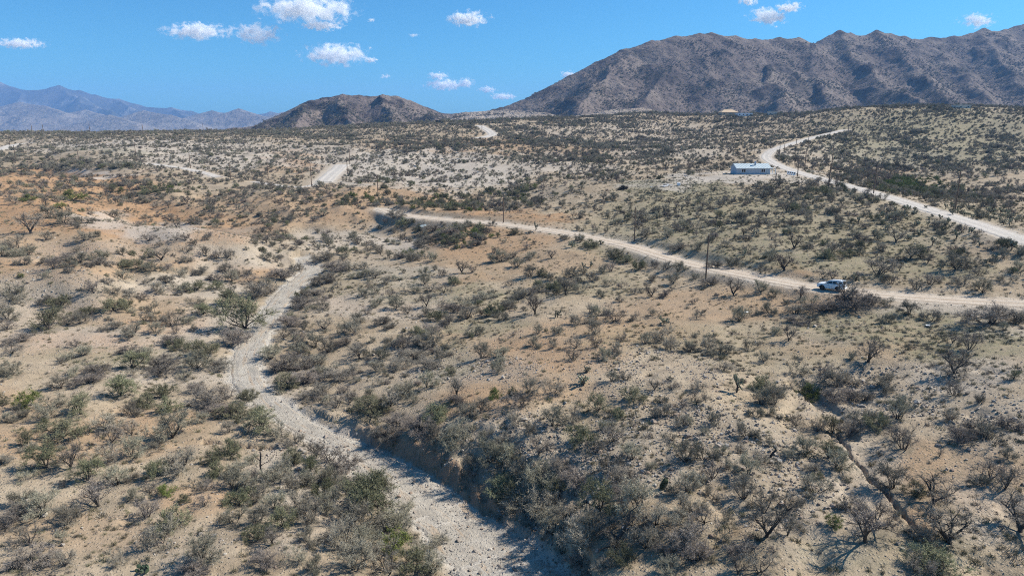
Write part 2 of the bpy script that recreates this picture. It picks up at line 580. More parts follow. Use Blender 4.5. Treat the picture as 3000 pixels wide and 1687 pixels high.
# ================================================================== SOIL COLOUR MASKS (what the soil is, patch by patch)
PX, PY = project(GX.ravel(), GY.ravel(), GZ.ravel())
_wx = PX + 60 * noise(_gx / 19, _gy / 19, 81) + 25 * noise(_gx / 6, _gy / 6, 82)
_wy = PY + 24 * noise(_gx / 17, _gy / 17, 83) + 10 * noise(_gx / 5, _gy / 5, 84)


def patches(lst):
    m = np.zeros(NR * NC)
    for cx, cy_, rx, ry, a in lst:
        d = np.hypot((_wx - cx) / rx, (_wy - cy_) / ry)
        m = np.maximum(m, a * (1 - sstep(0.55, 1.15, d)))
    return m


ORANGE = patches([(160,560,360,85,1.0),(250,640,460,70,1.0),(560,670,300,50,0.9),(300,750,420,50,0.6),(330,700,420,40,0.45),(150,775,330,60,0.6),(230,1010,260,50,0.75),(480,940,160,35,0.6),(330,900,300,60,0.3),
    (730,800,110,30,0.6),(860,480,90,30,0.8),(1100,600,330,70,0.6),(700,620,420,60,0.45),(1250,430,200,24,0.45),(1440,420,200,18,0.5),(1650,445,220,25,0.5),
    (1420,700,260,70,0.65),(1500,760,300,50,0.35),(1600,1040,280,60,0.6),(1750,980,330,60,0.45),(1560,640,150,14,0.9),(1450,625,170,16,0.9),(2330,880,330,50,0.4),(2050,900,300,60,0.4),
    (2280,815,140,16,0.6),(2200,790,160,18,0.5),(1400,1180,180,60,0.55),(1500,1120,250,60,0.4),(1330,1010,100,30,0.3),(200,1290,420,70,0.45),(420,1240,260,50,0.5),(600,1460,120,60,0.45),(250,1560,300,80,0.25),
    (2700,1380,90,110,0.45),(2720,1500,60,90,0.5),(2850,1400,300,120,0.3),(2500,1010,300,50,0.3),(1320,1480,60,60,0.35),(1330,1600,60,70,0.5),(2600,520,90,25,0.4),(2680,420,80,10,0.6),(300,415,50,8,0.4),(820,455,60,14,0.9),(50,470,60,7,0.6),
    (1100,880,280,40,0.25),(1370,820,160,25,0.45),(0,1200,200,60,0.3),(130,640,200,40,0.5)])
GREEN = patches([(2100,640,420,90,0.75),(2350,600,300,70,0.5),(2000,560,200,40,0.8),(2750,640,260,50,0.6),(2750,400,420,110,0.85),(2550,420,200,60,0.7),(2300,750,330,60,0.7),(2650,780,300,60,0.7),(2450,700,400,80,0.7),(2000,720,200,60,0.6),
    (2600,960,380,70,0.75),(2850,1010,260,60,0.75),(1750,830,200,50,0.45),(1350,870,330,30,0.55),(1400,960,150,40,0.6),(1300,1050,120,60,0.5),(1100,820,300,50,0.3),(500,1050,200,40,0.4),(250,1050,200,30,0.45),
    (2000,1000,330,60,0.35),(2300,1050,260,60,0.3),(1700,1250,200,60,0.25),(2600,1620,330,80,0.4),(2100,1620,200,60,0.25),(300,445,140,10,0.6),(1850,720,180,50,0.5),(2500,700,200,40,0.4)])
PALE = patches([(450,430,420,30,0.8),(620,470,300,36,0.8),(900,440,200,26,0.55),(1200,480,330,50,0.95),(1330,520,260,50,0.95),(1100,500,150,50,0.85),(1500,480,260,36,0.7),(1700,490,160,26,0.6),(1950,440,220,40,0.45),(1800,380,330,25,0.4),
    (300,650,150,30,0.8),(480,678,150,20,0.9),(1000,700,160,40,0.6),(1180,720,80,30,0.8),(1170,800,200,30,0.5),(1250,820,160,30,0.45),(1080,890,260,50,0.5),(680,760,200,50,0.5),(560,840,200,50,0.6),(100,900,260,60,0.45),(300,1000,400,60,0.5),
    (560,1080,260,60,0.45),(620,950,160,60,0.5),(800,1150,120,90,0.5),(900,1400,200,120,0.6),(850,1550,150,90,0.35),(2800,900,330,26,0.75),(2900,960,200,30,0.6),(2400,1000,150,30,0.3),(2250,520,330,22,0.85),(1950,540,160,10,0.9),(2060,528,140,14,1.0),
    (2500,1400,160,120,0.35),(2400,1560,200,120,0.3),(2850,1100,200,60,0.5),(2650,450,100,60,0.45),(2450,450,120,30,0.55),(2290,440,60,16,0.7),(250,445,80,10,0.5),(280,505,130,12,0.9),(2900,1500,150,120,0.4)])
STONY = patches([(1750,1350,330,120,0.9),(2000,1300,400,150,0.8),(1500,1300,200,120,0.9),(1600,1500,200,120,0.7),(2250,1420,200,120,0.6),(2600,1150,330,100,0.6),(2900,1250,200,90,0.7),(300,740,330,40,0.7),(600,700,260,50,0.7),(150,830,260,60,0.8),
    (1400,1080,200,60,0.7),(1300,920,130,60,0.4),(900,1350,200,90,0.6),(750,1250,150,40,0.4),(1200,1050,120,60,0.5),(560,1600,200,60,0.4),(1900,1100,300,90,0.5)])
DARKV = patches([(2500,560,160,30,0.6),(1300,640,330,20,0.6),(150,485,300,16,0.9),(2750,480,260,60,0.4),(3000,380,160,60,0.5),(1650,450,130,30,0.5)])

verts = np.stack([GX.ravel(), GY.ravel(), GZ.ravel()], 1)
me = mesh_np('desert_ground', verts, grid_faces(NR, NC), smooth=True)
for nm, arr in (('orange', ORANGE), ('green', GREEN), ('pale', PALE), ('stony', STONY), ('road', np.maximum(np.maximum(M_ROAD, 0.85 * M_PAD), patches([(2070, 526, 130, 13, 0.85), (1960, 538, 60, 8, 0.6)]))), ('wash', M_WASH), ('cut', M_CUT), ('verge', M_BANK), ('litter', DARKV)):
    fattr(me, nm, arr)


def soil_material():
    t = NT('desert_soil')
    p = t.geo()
    big = t.noise(p, 0.035, 5, 0.6)
    mid = t.noise(p, 0.22, 5, 0.65)
    fine = t.noise(p, 1.9, 4, 0.7)
    grit = t.noise(p, 9.0, 3, 0.75)
    c = t.mix(t.ramp(mid, 0.32, 0.68), (0.285, 0.212, 0.14), (0.425, 0.33, 0.225))
    c = t.mix(t.math('MULTIPLY', t.ramp(big, 0.4, 0.65), 0.45), c, (0.37, 0.30, 0.225))
    org = t.math('MULTIPLY', t.attr('orange'), t.ramp(mid, 0.25, 0.7, 0.6, 1.3), True)
    c = t.mix(org, c, t.mix(fine, (0.29, 0.16, 0.082), (0.45, 0.28, 0.155)))
    pale = t.math('MULTIPLY', t.attr('pale'), t.ramp(fine, 0.25, 0.7, 0.5, 1.0))
    c = t.mix(pale, c, (0.465, 0.405, 0.345))
    grn = t.math('MULTIPLY', t.attr('green'), t.ramp(t.noise(p, 0.55, 5, 0.7), 0.34, 0.6, 0.3, 1.0))
    c = t.mix(grn, c, t.mix(fine, (0.165, 0.152, 0.084), (0.27, 0.243, 0.15)))
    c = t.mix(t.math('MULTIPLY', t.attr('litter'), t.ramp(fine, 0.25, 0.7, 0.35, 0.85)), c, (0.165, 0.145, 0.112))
    st = t.attr('stony')
    c = t.mix(t.math('MULTIPLY', st, 0.45), c, (0.31, 0.27, 0.225))
    c = t.mix(t.math('MULTIPLY', t.attr('verge'), t.ramp(fine, 0.35, 0.7, 0.2, 0.8)), c, (0.44, 0.36, 0.275))
    c = t.mix(t.attr('road'), c, t.mix(fine, (0.40, 0.335, 0.27), (0.51, 0.445, 0.375)))
    c = t.mix(t.attr('wash'), c, t.mix(fine, (0.38, 0.335, 0.28), (0.50, 0.45, 0.385)))
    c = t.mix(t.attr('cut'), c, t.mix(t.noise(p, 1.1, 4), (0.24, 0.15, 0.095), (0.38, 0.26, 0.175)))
    # gravel: pale and dark stones too small to pick apart
    v = t.n('ShaderNodeTexVoronoi')
    v.inputs['Scale'].default_value = 3.2
    t.l(p, v.inputs['Vector'])
    sep = t.n('ShaderNodeSeparateColor')
    t.l(v.outputs['Color'], sep.inputs[0])
    stone = t.math('MULTIPLY', t.ramp(v.outputs['Distance'], 0.42, 0.18), t.ramp(sep.outputs[0], 0.35, 0.6))
    amt = t.math('ADD', t.math('MULTIPLY', st, 0.7), 0.4)
    tone = t.mix(sep.outputs[1], (0.16, 0.135, 0.11), (0.50, 0.45, 0.385))
    c = t.mix(t.math('MULTIPLY', stone, amt), c, tone)
    # dry grass tufts and twiggy litter as flecks
    fl = t.math('MAXIMUM', t.ramp(t.noise(p, 2.6, 5, 0.8), 0.53, 0.63), t.math('MULTIPLY', t.ramp(t.noise(p, 0.75, 5, 0.8), 0.54, 0.64), 0.6))
    fl = t.math('MULTIPLY', fl, t.ramp(t.noise(p, 0.13, 3), 0.40, 0.6, 0.35, 0.85))
    clear = t.math('SUBTRACT', 1.0, t.math('MAXIMUM', t.attr('road'), t.attr('wash')), True)
    c = t.mix(t.math('MULTIPLY', fl, clear), c, (0.155, 0.135, 0.095))
    c = t.mix(1.0, c, t.mix(grit, (0.80, 0.80, 0.80), (1.18, 1.18, 1.18)), 'MULTIPLY')
    t.l(c, t.b.inputs['Base Color'])
    t.b.inputs['Roughness'].default_value = 0.95
    t.b.inputs['Specular IOR Level'].default_value = 0.1
    h = t.math('ADD', t.math('MULTIPLY', fine, 0.6), t.math('ADD', t.math('MULTIPLY', grit, 0.25), t.math('MULTIPLY', stone, 0.35)))
    t.l(t.bump(h, 0.22, 0.9), t.b.inputs['Normal'])
    return t.m


SOIL = soil_material()
me.materials.append(SOIL)
GROUND_ME = me
tag(link('desert_ground', me), kind='structure')


# ------------------------------------------------------------------ roads and wash floor: thin sheets laid on the graded beds
def strip_material(name, a, b, ruts):
    t = NT(name)
    p = t.geo()
    f1 = t.noise(p, 0.5, 5, 0.65)
    f2 = t.noise(p, 3.5, 4, 0.75)
    c = t.mix(t.ramp(f1, 0.3, 0.7), a, b)
    c = t.mix(1.0, c, t.mix(t.ramp(f2, 0.3, 0.75), (0.80, 0.80, 0.79), (1.14, 1.13, 1.12)), 'MULTIPLY')
    v = t.n('ShaderNodeTexVoronoi')
    v.inputs['Scale'].default_value = 4.0
    t.l(p, v.inputs['Vector'])
    sep = t.n('ShaderNodeSeparateColor')
    t.l(v.outputs['Color'], sep.inputs[0])
    st = t.math('MULTIPLY', t.ramp(v.outputs['Distance'], 0.4, 0.2), t.ramp(sep.outputs[0], 0.55, 0.75))
    c = t.mix(t.math('MULTIPLY', st, 0.3 if ruts else 0.6), c, t.mix(sep.outputs[1], (0.2, 0.175, 0.15), (0.62, 0.58, 0.52)))
    across = t.attr('across')
    if ruts:
        w = t.math('ABSOLUTE', t.math('SUBTRACT', t.math('ABSOLUTE', across), 0.42))
        c = t.mix(t.math('MULTIPLY', t.ramp(w, 0.20, 0.06), 0.45), c, (0.62, 0.545, 0.465))
        e = t.ramp(t.math('ADD', t.math('ABSOLUTE', across), t.math('MULTIPLY', f1, 0.3)), 0.9, 1.2)
        c = t.mix(t.math('MULTIPLY', e, 0.5), c, (0.40, 0.33, 0.25))
    else:                                                   # flow streaks of sand and gravel along the bed
        cb = t.n('ShaderNodeCombineXYZ')
        t.l(t.math('MULTIPLY', across, 3.2), cb.inputs[0])
        t.l(t.math('MULTIPLY', t.attr('along'), 0.10), cb.inputs[1])
        fs = t.noise(cb.outputs[0], 1.0, 5, 0.7)
        c = t.mix(t.math('MULTIPLY', t.ramp(fs, 0.52, 0.62), 0.6), c, (0.40, 0.29, 0.195))
        c = t.mix(t.math('MULTIPLY', t.ramp(fs, 0.48, 0.38), 0.6), c, (0.29, 0.26, 0.225))
    t.l(c, t.b.inputs['Base Color'])
    t.b.inputs['Roughness'].default_value = 0.95
    t.b.inputs['Specular IOR Level'].default_value = 0.1
    t.l(t.bump(t.math('ADD', f2, st), 0.12 if ruts else 0.22, 0.8), t.b.inputs['Normal'])
    return t.m


ROAD_M = {'lower': strip_material('tan_road_dirt', (0.43, 0.34, 0.26), (0.51, 0.42, 0.33), True),
          'upper': strip_material('grey_road_dirt', (0.44, 0.395, 0.35), (0.52, 0.475, 0.43), True)}
WASH_M = strip_material('wash_sand', (0.37, 0.325, 0.27), (0.475, 0.425, 0.36), False)


def strip(name, ln, hw, mat, lift, ncross, wob):
    d = np.gradient(ln[:, :2], axis=0)
    d /= np.linalg.norm(d, axis=1)[:, None] + 1e-9
    nrm = np.stack([-d[:, 1], d[:, 0]], 1)
    t = np.linspace(-1, 1, ncross)
    hwv = np.broadcast_to(hw, (len(ln),))[:, None]
    w = hwv * t[None] * (1 + wob * noise(ln[:, :1] / 2.7 + 31 * np.sign(t)[None], ln[:, 1:2] / 2.7, 91))
    x = ln[:, :1] + nrm[:, :1] * w
    y = ln[:, 1:2] + nrm[:, 1:] * w
    z = ground(x.ravel(), y.ravel()) + lift - 0.30 * (np.abs(np.tile(t, len(ln))) > 0.99)
    me = mesh_np(name, np.stack([x.ravel(), y.ravel(), z], 1), grid_faces(len(ln), ncross), [mat], smooth=True)
    fattr(me, 'across', np.tile(t, len(ln)))
    fattr(me, 'along', np.repeat(np.concatenate([[0], np.cumsum(np.hypot(*np.diff(ln[:, :2], axis=0).T))]), ncross))
    return tag(link(name, me), kind='structure')


for k, (ln, hw) in ROADS.items():
    strip('dirt_road', ln, hw, ROAD_M['lower' if k in ('lower',) else 'upper'], 0.07 + 0.0002 * ln[:, 1].mean(), 13, 0.10)
_wl = smooth_line(WASH[::2], 0.7)
strip('dry_wash', _wl, _wl[:, 2], WASH_M, 0.05, 15, 0.18)
# ================================================================== MOUNTAINS
SLOPES = {}


def ridge_pts(pp):
    out = []
    for px, py, d in pp:
        u, s = ray(px, py)
        out.append((u * d, d, s * d))
    return np.array(out)


def mountain(name, ridges, base, k, urange, yrange, nu, ny, amp, lam, mat, seed, soft, ncrest=1, crags=()):
    us = np.linspace(*urange, nu)
    ys = np.linspace(*yrange, ny)
    U, Y = np.meshgrid(us, ys)
    X = U * Y
    x, y = X.ravel(), Y.ravel()
    wx = x + lam * 0.22 * fbm(x / lam, y / lam, seed + 50, 3)
    wy = y + lam * 0.22 * fbm(x / lam, y / lam, seed + 60, 3)
    acc = np.full(len(x), -1e9)
    dcrest = np.full(len(x), 1e9)
    for q, (rg, kk) in enumerate(ridges):
        P = ridge_pts(rg)
        for a, b in zip(P[:-1], P[1:]):
            ab = b[:2] - a[:2]
            xx, yy = (x, y) if q < ncrest else (wx, wy)
            t = np.clip(((xx - a[0]) * ab[0] + (yy - a[1]) * ab[1]) / (ab @ ab), 0, 1)
            d = np.hypot(xx - a[0] - t * ab[0], yy - a[1] - t * ab[1])
            if q < ncrest:
                dcrest = np.minimum(dcrest, d)
            top = a[2] + (b[2] - a[2]) * t - base
            h = top * np.clip(1 - d * k * kk / np.maximum(top, 5) * 0.8, 0, 1) ** 1.25
            m = np.maximum(acc, h)
            dd = np.abs(acc - h)
            acc = m + np.where(dd < soft, (soft - dd) ** 2 / (4 * soft), 0) * (m > 2)
    h = np.maximum(acc, 0)
    off = sstep(0, lam * 0.7, dcrest)
    rel = np.clip(h / (amp * 6), 0, 1) * (0.12 + 0.88 * off)
    down = ridged(wx / lam, wy / (lam * 3.2), seed, 3, 0.5)           # gullies running down the faces
    rough = ridged(x / (lam * 0.5), y / (lam * 0.5), seed + 5, 4, 0.55)
    detail = amp * rel * (1.0 * (down - 0.62) + 0.35 * (rough - 0.62))
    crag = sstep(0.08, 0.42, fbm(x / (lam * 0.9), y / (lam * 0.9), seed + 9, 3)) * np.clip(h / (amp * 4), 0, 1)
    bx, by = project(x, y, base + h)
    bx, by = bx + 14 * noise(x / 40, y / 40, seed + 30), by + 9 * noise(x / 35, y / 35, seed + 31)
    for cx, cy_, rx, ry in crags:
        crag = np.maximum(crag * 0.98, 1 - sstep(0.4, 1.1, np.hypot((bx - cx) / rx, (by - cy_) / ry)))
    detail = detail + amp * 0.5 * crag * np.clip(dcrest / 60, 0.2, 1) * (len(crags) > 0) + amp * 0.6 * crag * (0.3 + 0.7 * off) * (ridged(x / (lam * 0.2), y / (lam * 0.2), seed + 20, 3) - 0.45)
    z = base + h + detail - 2 * (h < 1)
    edge = np.minimum(np.minimum(U - urange[0], urange[1] - U) / (0.02 * (urange[1] - urange[0])), 1).ravel()
    z = np.where(edge < 1, base + (z - base) * np.clip(edge, 0, 1), z)
    me = mesh_np(name, np.stack([x, y, z], 1), grid_faces(ny, nu), [mat], smooth=True)
    fattr(me, 'crag', crag)
    fattr(me, 'high', np.clip(h / (h.max() + 1), 0, 1))
    tag(link(name, me), kind='structure')
    SLOPES[name] = (x, y, z, np.where(dcrest < 30, 0, h))


def rock_material(name, cols, scale, green):
    t = NT(name)
    p = t.geo()
    n1 = t.noise(p, 0.0045 * scale, 6, 0.62)
    n2 = t.noise(p, 0.035 * scale, 5, 0.7)
    n3 = t.noise(p, 0.13 * scale, 3, 0.75)
    c = t.mix(t.ramp(n1, 0.35, 0.65), cols[0], cols[1])
    c = t.mix(t.math('MULTIPLY', t.ramp(n2, 0.46, 0.62), 0.75), c, cols[2])
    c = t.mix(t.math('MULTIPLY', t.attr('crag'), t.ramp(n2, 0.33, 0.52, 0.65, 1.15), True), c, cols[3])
    # scrub too far away to pick apart
    c = t.mix(t.math('MULTIPLY', t.ramp(n3, 0.52, 0.64), green), c, (0.045, 0.042, 0.032))
    t.l(c, t.b.inputs['Base Color'])
    t.b.inputs['Roughness'].default_value = 0.95
    t.b.inputs['Specular IOR Level'].default_value = 0.1
    t.l(t.bump(t.math('ADD', n2, t.math('MULTIPLY', n3, 0.5)), 9.0 / scale, 0.9), t.b.inputs['Normal'])
    return t.m


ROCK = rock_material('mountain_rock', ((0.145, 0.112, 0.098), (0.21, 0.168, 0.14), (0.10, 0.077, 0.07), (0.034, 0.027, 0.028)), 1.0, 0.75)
FARROCK = rock_material('far_mountain_rock', ((0.06, 0.062, 0.06), (0.11, 0.10, 0.09), (0.05, 0.052, 0.05), (0.26, 0.24, 0.22)), 0.3, 0.6)
HILLROCK = rock_material('foothill_rock', ((0.27, 0.22, 0.18), (0.33, 0.28, 0.235), (0.2, 0.165, 0.135), (0.25, 0.2, 0.16)), 0.35, 0.4)


def dsp(lst, d0, d1=None):
    """skyline traced on the 2576-pixel-wide view, with a distance running from d0 to d1"""
    d1 = d1 or d0
    n = len(lst) - 1
    return [(x * 1.1646, y * 1.1646, d0 + (d1 - d0) * i / n) for i, (x, y) in enumerate(lst)]


FOOTROCK = rock_material('cloud_shaded_foothill_rock', ((0.19, 0.16, 0.135), (0.27, 0.23, 0.195), (0.13, 0.11, 0.095), (0.2, 0.165, 0.14)), 0.3, 0.5)  # darker foothill rock: the shade of passing clouds is put into the colour
main = dsp([(1230,277),(1310,259),(1390,221),(1430,196),(1500,161),(1570,127),(1640,106),(1700,94),(1760,88),(1790,86),(1850,93),(1900,101),(1960,98),(2010,98),(2055,112)], 1750, 2150)
main2 = dsp([(2055,112),(2085,95),(2110,80),(2140,87),(2165,94),(2205,80),(2240,88),(2275,94),(2300,102),(2340,97),(2400,94),(2440,87),(2475,74),(2500,82),(2530,76),(2576,64),(2650,58),(2800,80),(2950,120)], 2200, 2500)
spurs = [
 [(2050,110,2000),(1985,175,1830),(1930,235,1680),(1880,290,1500)],
 [(1880,152,1900),(1800,190,1740),(1740,260,1580),(1700,305,1450)],
 [(2170,126,2080),(2200,160,1950),(2250,222,1760),(2318,302,1480)],
 [(2330,129,2120),(2370,165,1980),(2400,230,1780),(2430,290,1540)],
 [(2465,101,2200),(2490,150,2050),(2540,207,1860),(2600,245,1680),(2700,300,1400)],
 [(2571,101,2260),(2620,140,2110),(2680,197,1910),(2745,258,1680),(2800,300,1450)],
 [(2720,123,2330),(2760,160,2160),(2820,215,1960),(2880,275,1680)],
 [(2870,100,2400),(2900,130,2250),(2950,190,2050),(3010,255,1750)],
 [(2990,78,2450),(3050,140,2250),(3120,210,1950),(3200,280,1600)],
]
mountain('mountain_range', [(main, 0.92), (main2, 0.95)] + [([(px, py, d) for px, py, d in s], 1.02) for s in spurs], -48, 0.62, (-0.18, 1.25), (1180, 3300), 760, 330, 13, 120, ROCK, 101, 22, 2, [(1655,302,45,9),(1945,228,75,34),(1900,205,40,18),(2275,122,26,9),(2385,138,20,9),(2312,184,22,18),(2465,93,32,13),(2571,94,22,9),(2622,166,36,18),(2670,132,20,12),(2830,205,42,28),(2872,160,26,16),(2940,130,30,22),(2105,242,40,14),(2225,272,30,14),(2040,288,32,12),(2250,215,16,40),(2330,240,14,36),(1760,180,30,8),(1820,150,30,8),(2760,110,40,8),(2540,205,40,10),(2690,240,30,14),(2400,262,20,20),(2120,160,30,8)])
butte = dsp([(560,322),(660,318),(690,304),(715,288),(745,265),(770,254),(800,248),(850,238),(890,241),(930,244),(950,239),(985,242),(1020,254),(1060,272),(1100,287),(1160,283),(1215,280),(1260,276)], 1500, 1700)
bspur = [[(895,300,1490),(880,335,1350),(870,370,1230)], [(1110,285,1560),(1140,320,1440),(1160,352,1300)], [(1000,285,1530),(1010,325,1400),(1020,360,1260)], [(1250,325,1580),(1270,345,1420)]]
butte = [(px + 14, py, d) for px, py, d in butte]
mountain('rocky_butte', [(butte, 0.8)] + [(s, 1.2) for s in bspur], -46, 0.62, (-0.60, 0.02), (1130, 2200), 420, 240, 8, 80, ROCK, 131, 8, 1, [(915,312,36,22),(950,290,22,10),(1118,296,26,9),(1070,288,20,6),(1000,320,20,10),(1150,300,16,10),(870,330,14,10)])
low = [[(1330,345,1250),(1500,333,1230),(1620,338,1230)], [(1650,345,1180),(1790,322,1200),(1880,316,1220),(1960,330,1240),(2050,345,1250)], [(1350,330,1500),(1480,322,1450),(1600,330,1400)]]
mountain('low_hill', [(s, 0.8) for s in low], -40, 0.35, (-0.12, 0.35), (1060, 1620), 260, 120, 4, 60, HILLROCK, 151, 4, 3)
far = dsp([(-120,190),(-60,200),(0,208),(30,220),(60,229),(110,226),(130,220),(148,216),(175,228),(200,229),(240,241),(300,251),(340,263),(380,271),(430,273),(480,281),(520,290),(560,286),(600,284),(640,290),(680,283),(715,288),(760,300)], 9500, 9000)
fsp = [[(172,253,9400),(230,290,8600),(300,325,7600)], [(60,265,9400),(60,310,8400),(80,345,7400)], [(330,292,9200),(400,320,8300),(480,345,7500)], [(500,318,9200),(560,340,8200),(640,360,7300)], [(690,331,9100),(720,350,8200)]]
mountain('far_mountain_range', [(far, 0.85)] + [(s, 1.2) for s in fsp], -190, 0.55, (-0.95, -0.24), (6600, 11500), 560, 190, 175, 900, FARROCK, 171, 50)
foot = [[(-60,325,6200),(60,300,6300),(130,312,6100),(190,330,5800)], [(180,335,6000),(250,322,6000),(330,345,5700)], [(330,352,5600),(420,325,5800),(500,338,5600),(580,362,5400)],
        [(600,352,6000),(700,320,6100),(780,345,5800),(860,366,5500)], [(240,360,5200),(320,338,5300),(400,362,5100)], [(540,345,6400),(620,325,6500),(700,340,6300)], [(760,345,6400),(830,330,6500),(900,350,6300)], [(100,345,5600),(20,340,5700),(-80,350,5500)]]
mountain('foothill_range', [(s, 1.0) for s in foot], -200, 0.34, (-0.95, -0.22), (4300, 7400), 460, 170, 40, 420, FOOTROCK, 191, 25, 7)

# the valley floor that carries on to the horizon
_a = np.linspace(0, 2 * np.pi, 97)[:-1]
_r = np.array([30.0, 900, 1400, 2200, 3500, 5500, 9000, 16000, 40000])
_zz = np.array([-60.0, -60, -62, -64, -110, -190, -200, -200, -200])
vx = np.concatenate([[[0, 0, -60.0]]] + [np.stack([r * np.cos(_a), r * np.sin(_a), np.full(96, z)], 1) for r, z in zip(_r, _zz)])
fc = []
for i in range(len(_r) - 1):
    for j in range(96):
        fc.append((1 + i * 96 + j, 1 + (i + 1) * 96 + j, 1 + (i + 1) * 96 + (j + 1) % 96, 1 + i * 96 + (j + 1) % 96))
tri = [(0, 1 + j, 1 + (j + 1) % 96) for j in range(96)]
tag(link('valley_floor', mesh_np('valley_floor', vx, [np.array(fc), np.array(tri)], [HILLROCK])), kind='structure')
# ================================================================== PLANTS AND STONES: one mesh of each form, shared by its copies
class Geo:
    def __init__(self):
        self.v, self.q, self.t, self.n = [], [], [], 0

    def tube(self, pts, rad, sides):
        pts = np.asarray(pts, float)
        n = len(pts)
        d = np.gradient(pts, axis=0)
        d /= np.linalg.norm(d, axis=1)[:, None] + 1e-9
        ref = np.array([0.31, 0.17, 0.93]) if abs(d[0, 2]) < 0.8 else np.array([1.0, 0.2, 0])
        a = np.cross(d, ref); a /= np.linalg.norm(a, axis=1)[:, None] + 1e-9
        b = np.cross(d, a)
        th = np.linspace(0, 2 * np.pi, sides, endpoint=False)
        ring = pts[:, None] + (a[:, None] * np.cos(th)[None, :, None] + b[:, None] * np.sin(th)[None, :, None]) * np.asarray(rad)[:, None, None]
        self.v.append(ring.reshape(-1, 3))
        i = np.arange(n - 1)[:, None] * sides
        j = np.arange(sides)[None]
        k = (j + 1) % sides
        f = np.stack([i + j, i + k, i + sides + k, i + sides + j], -1).reshape(-1, 4) + self.n
        self.q.append(f)
        self.n += n * sides

    def tris(self, p):            # (m, 3, 3)
        p = np.asarray(p, float)
        m = len(p)
        self.v.append(p.reshape(-1, 3))
        self.t.append(np.arange(m * 3).reshape(m, 3) + self.n)
        self.n += m * 3

    def raw(self, v, faces):
        f = np.asarray(faces, int) + self.n
        (self.q if f.shape[1] == 4 else self.t).append(f)
        self.v.append(np.asarray(v, float))
        self.n += len(v)

    def mesh(self, name, mats, smooth=False):
        fs, v = [], np.concatenate(self.v)
        if self.q:
            fs.append(np.concatenate(self.q))
        if self.t:
            fs.append(np.concatenate(self.t))
        return mesh_np(name, v, fs, mats, smooth=smooth)


def join_meshes(name, a, b):
    """One mesh out of two Geo objects with one material each: (geo, material) pairs."""
    vs, fs, mi, mats, off = [], [], [], [], 0
    for k, (g, m) in enumerate((a, b)):
        v = np.concatenate(g.v)
        for lst in (g.q, g.t):
            if lst:
                f = np.concatenate(lst) + off
                fs.append(f)
                mi.append(np.full(len(f), k))
        vs.append(v); mats.append(m); off += len(v)
    return mesh_np(name, np.concatenate(vs), fs, mats, np.concatenate(mi))


def plant_material(name, a, b, var, rough=0.85, trans=0.0):
    t = NT(name)
    r = t.rnd()
    p = t.n('ShaderNodeTexCoord').outputs['Object']
    n = t.noise(p, 2.6, 3, 0.6)
    f = t.math('ADD', t.math('MULTIPLY', t.ramp(n, 0.3, 0.7), 0.55), t.math('MULTIPLY', r, 0.45))
    c = t.mix(f, a, b)
    nd = t.n('ShaderNodeHueSaturation')
    t.l(c, nd.inputs['Color'])
    t.l(t.ramp(t.math('FRACT', t.math('MULTIPLY', r, 7.31)), 0, 1, 1 - var, 1 + var), nd.inputs['Value'])
    t.l(t.ramp(t.math('FRACT', t.math('MULTIPLY', r, 13.7)), 0, 1, 0.485, 0.515), nd.inputs['Hue'])
    t.l(nd.outputs[0], t.b.inputs['Base Color'])
    t.b.inputs['Roughness'].default_value = rough
    t.b.inputs['Specular IOR Level'].default_value = 0.15
    return t.m


BARK = plant_material('mesquite_bark', (0.048, 0.04, 0.034), (0.088, 0.073, 0.062), 0.25)
TWIG = plant_material('mesquite_twigs', (0.245, 0.222, 0.168), (0.355, 0.315, 0.235), 0.28)
TWIGB = plant_material('bare_twigs', (0.20, 0.172, 0.142), (0.31, 0.265, 0.215), 0.28)
LEAF = plant_material('olive_leaves', (0.155, 0.155, 0.09), (0.24, 0.228, 0.135), 0.28)
LEAFB = plant_material('bright_leaves', (0.11, 0.15, 0.04), (0.18, 0.21, 0.06), 0.2)
DRYG = plant_material('dry_grass_blades', (0.17, 0.15, 0.095), (0.30, 0.26, 0.17), 0.35)
DARKWOOD = plant_material('weathered_dead_wood', (0.035, 0.03, 0.026), (0.07, 0.06, 0.052), 0.2)
CHOLLA_T = plant_material('cholla_trunk', (0.05, 0.042, 0.034), (0.09, 0.075, 0.058), 0.2)
CHOLLA_J = plant_material('cholla_spines', (0.19, 0.175, 0.115), (0.38, 0.345, 0.24), 0.2)


def unit(v):
    return v / (np.linalg.norm(v) + 1e-9)


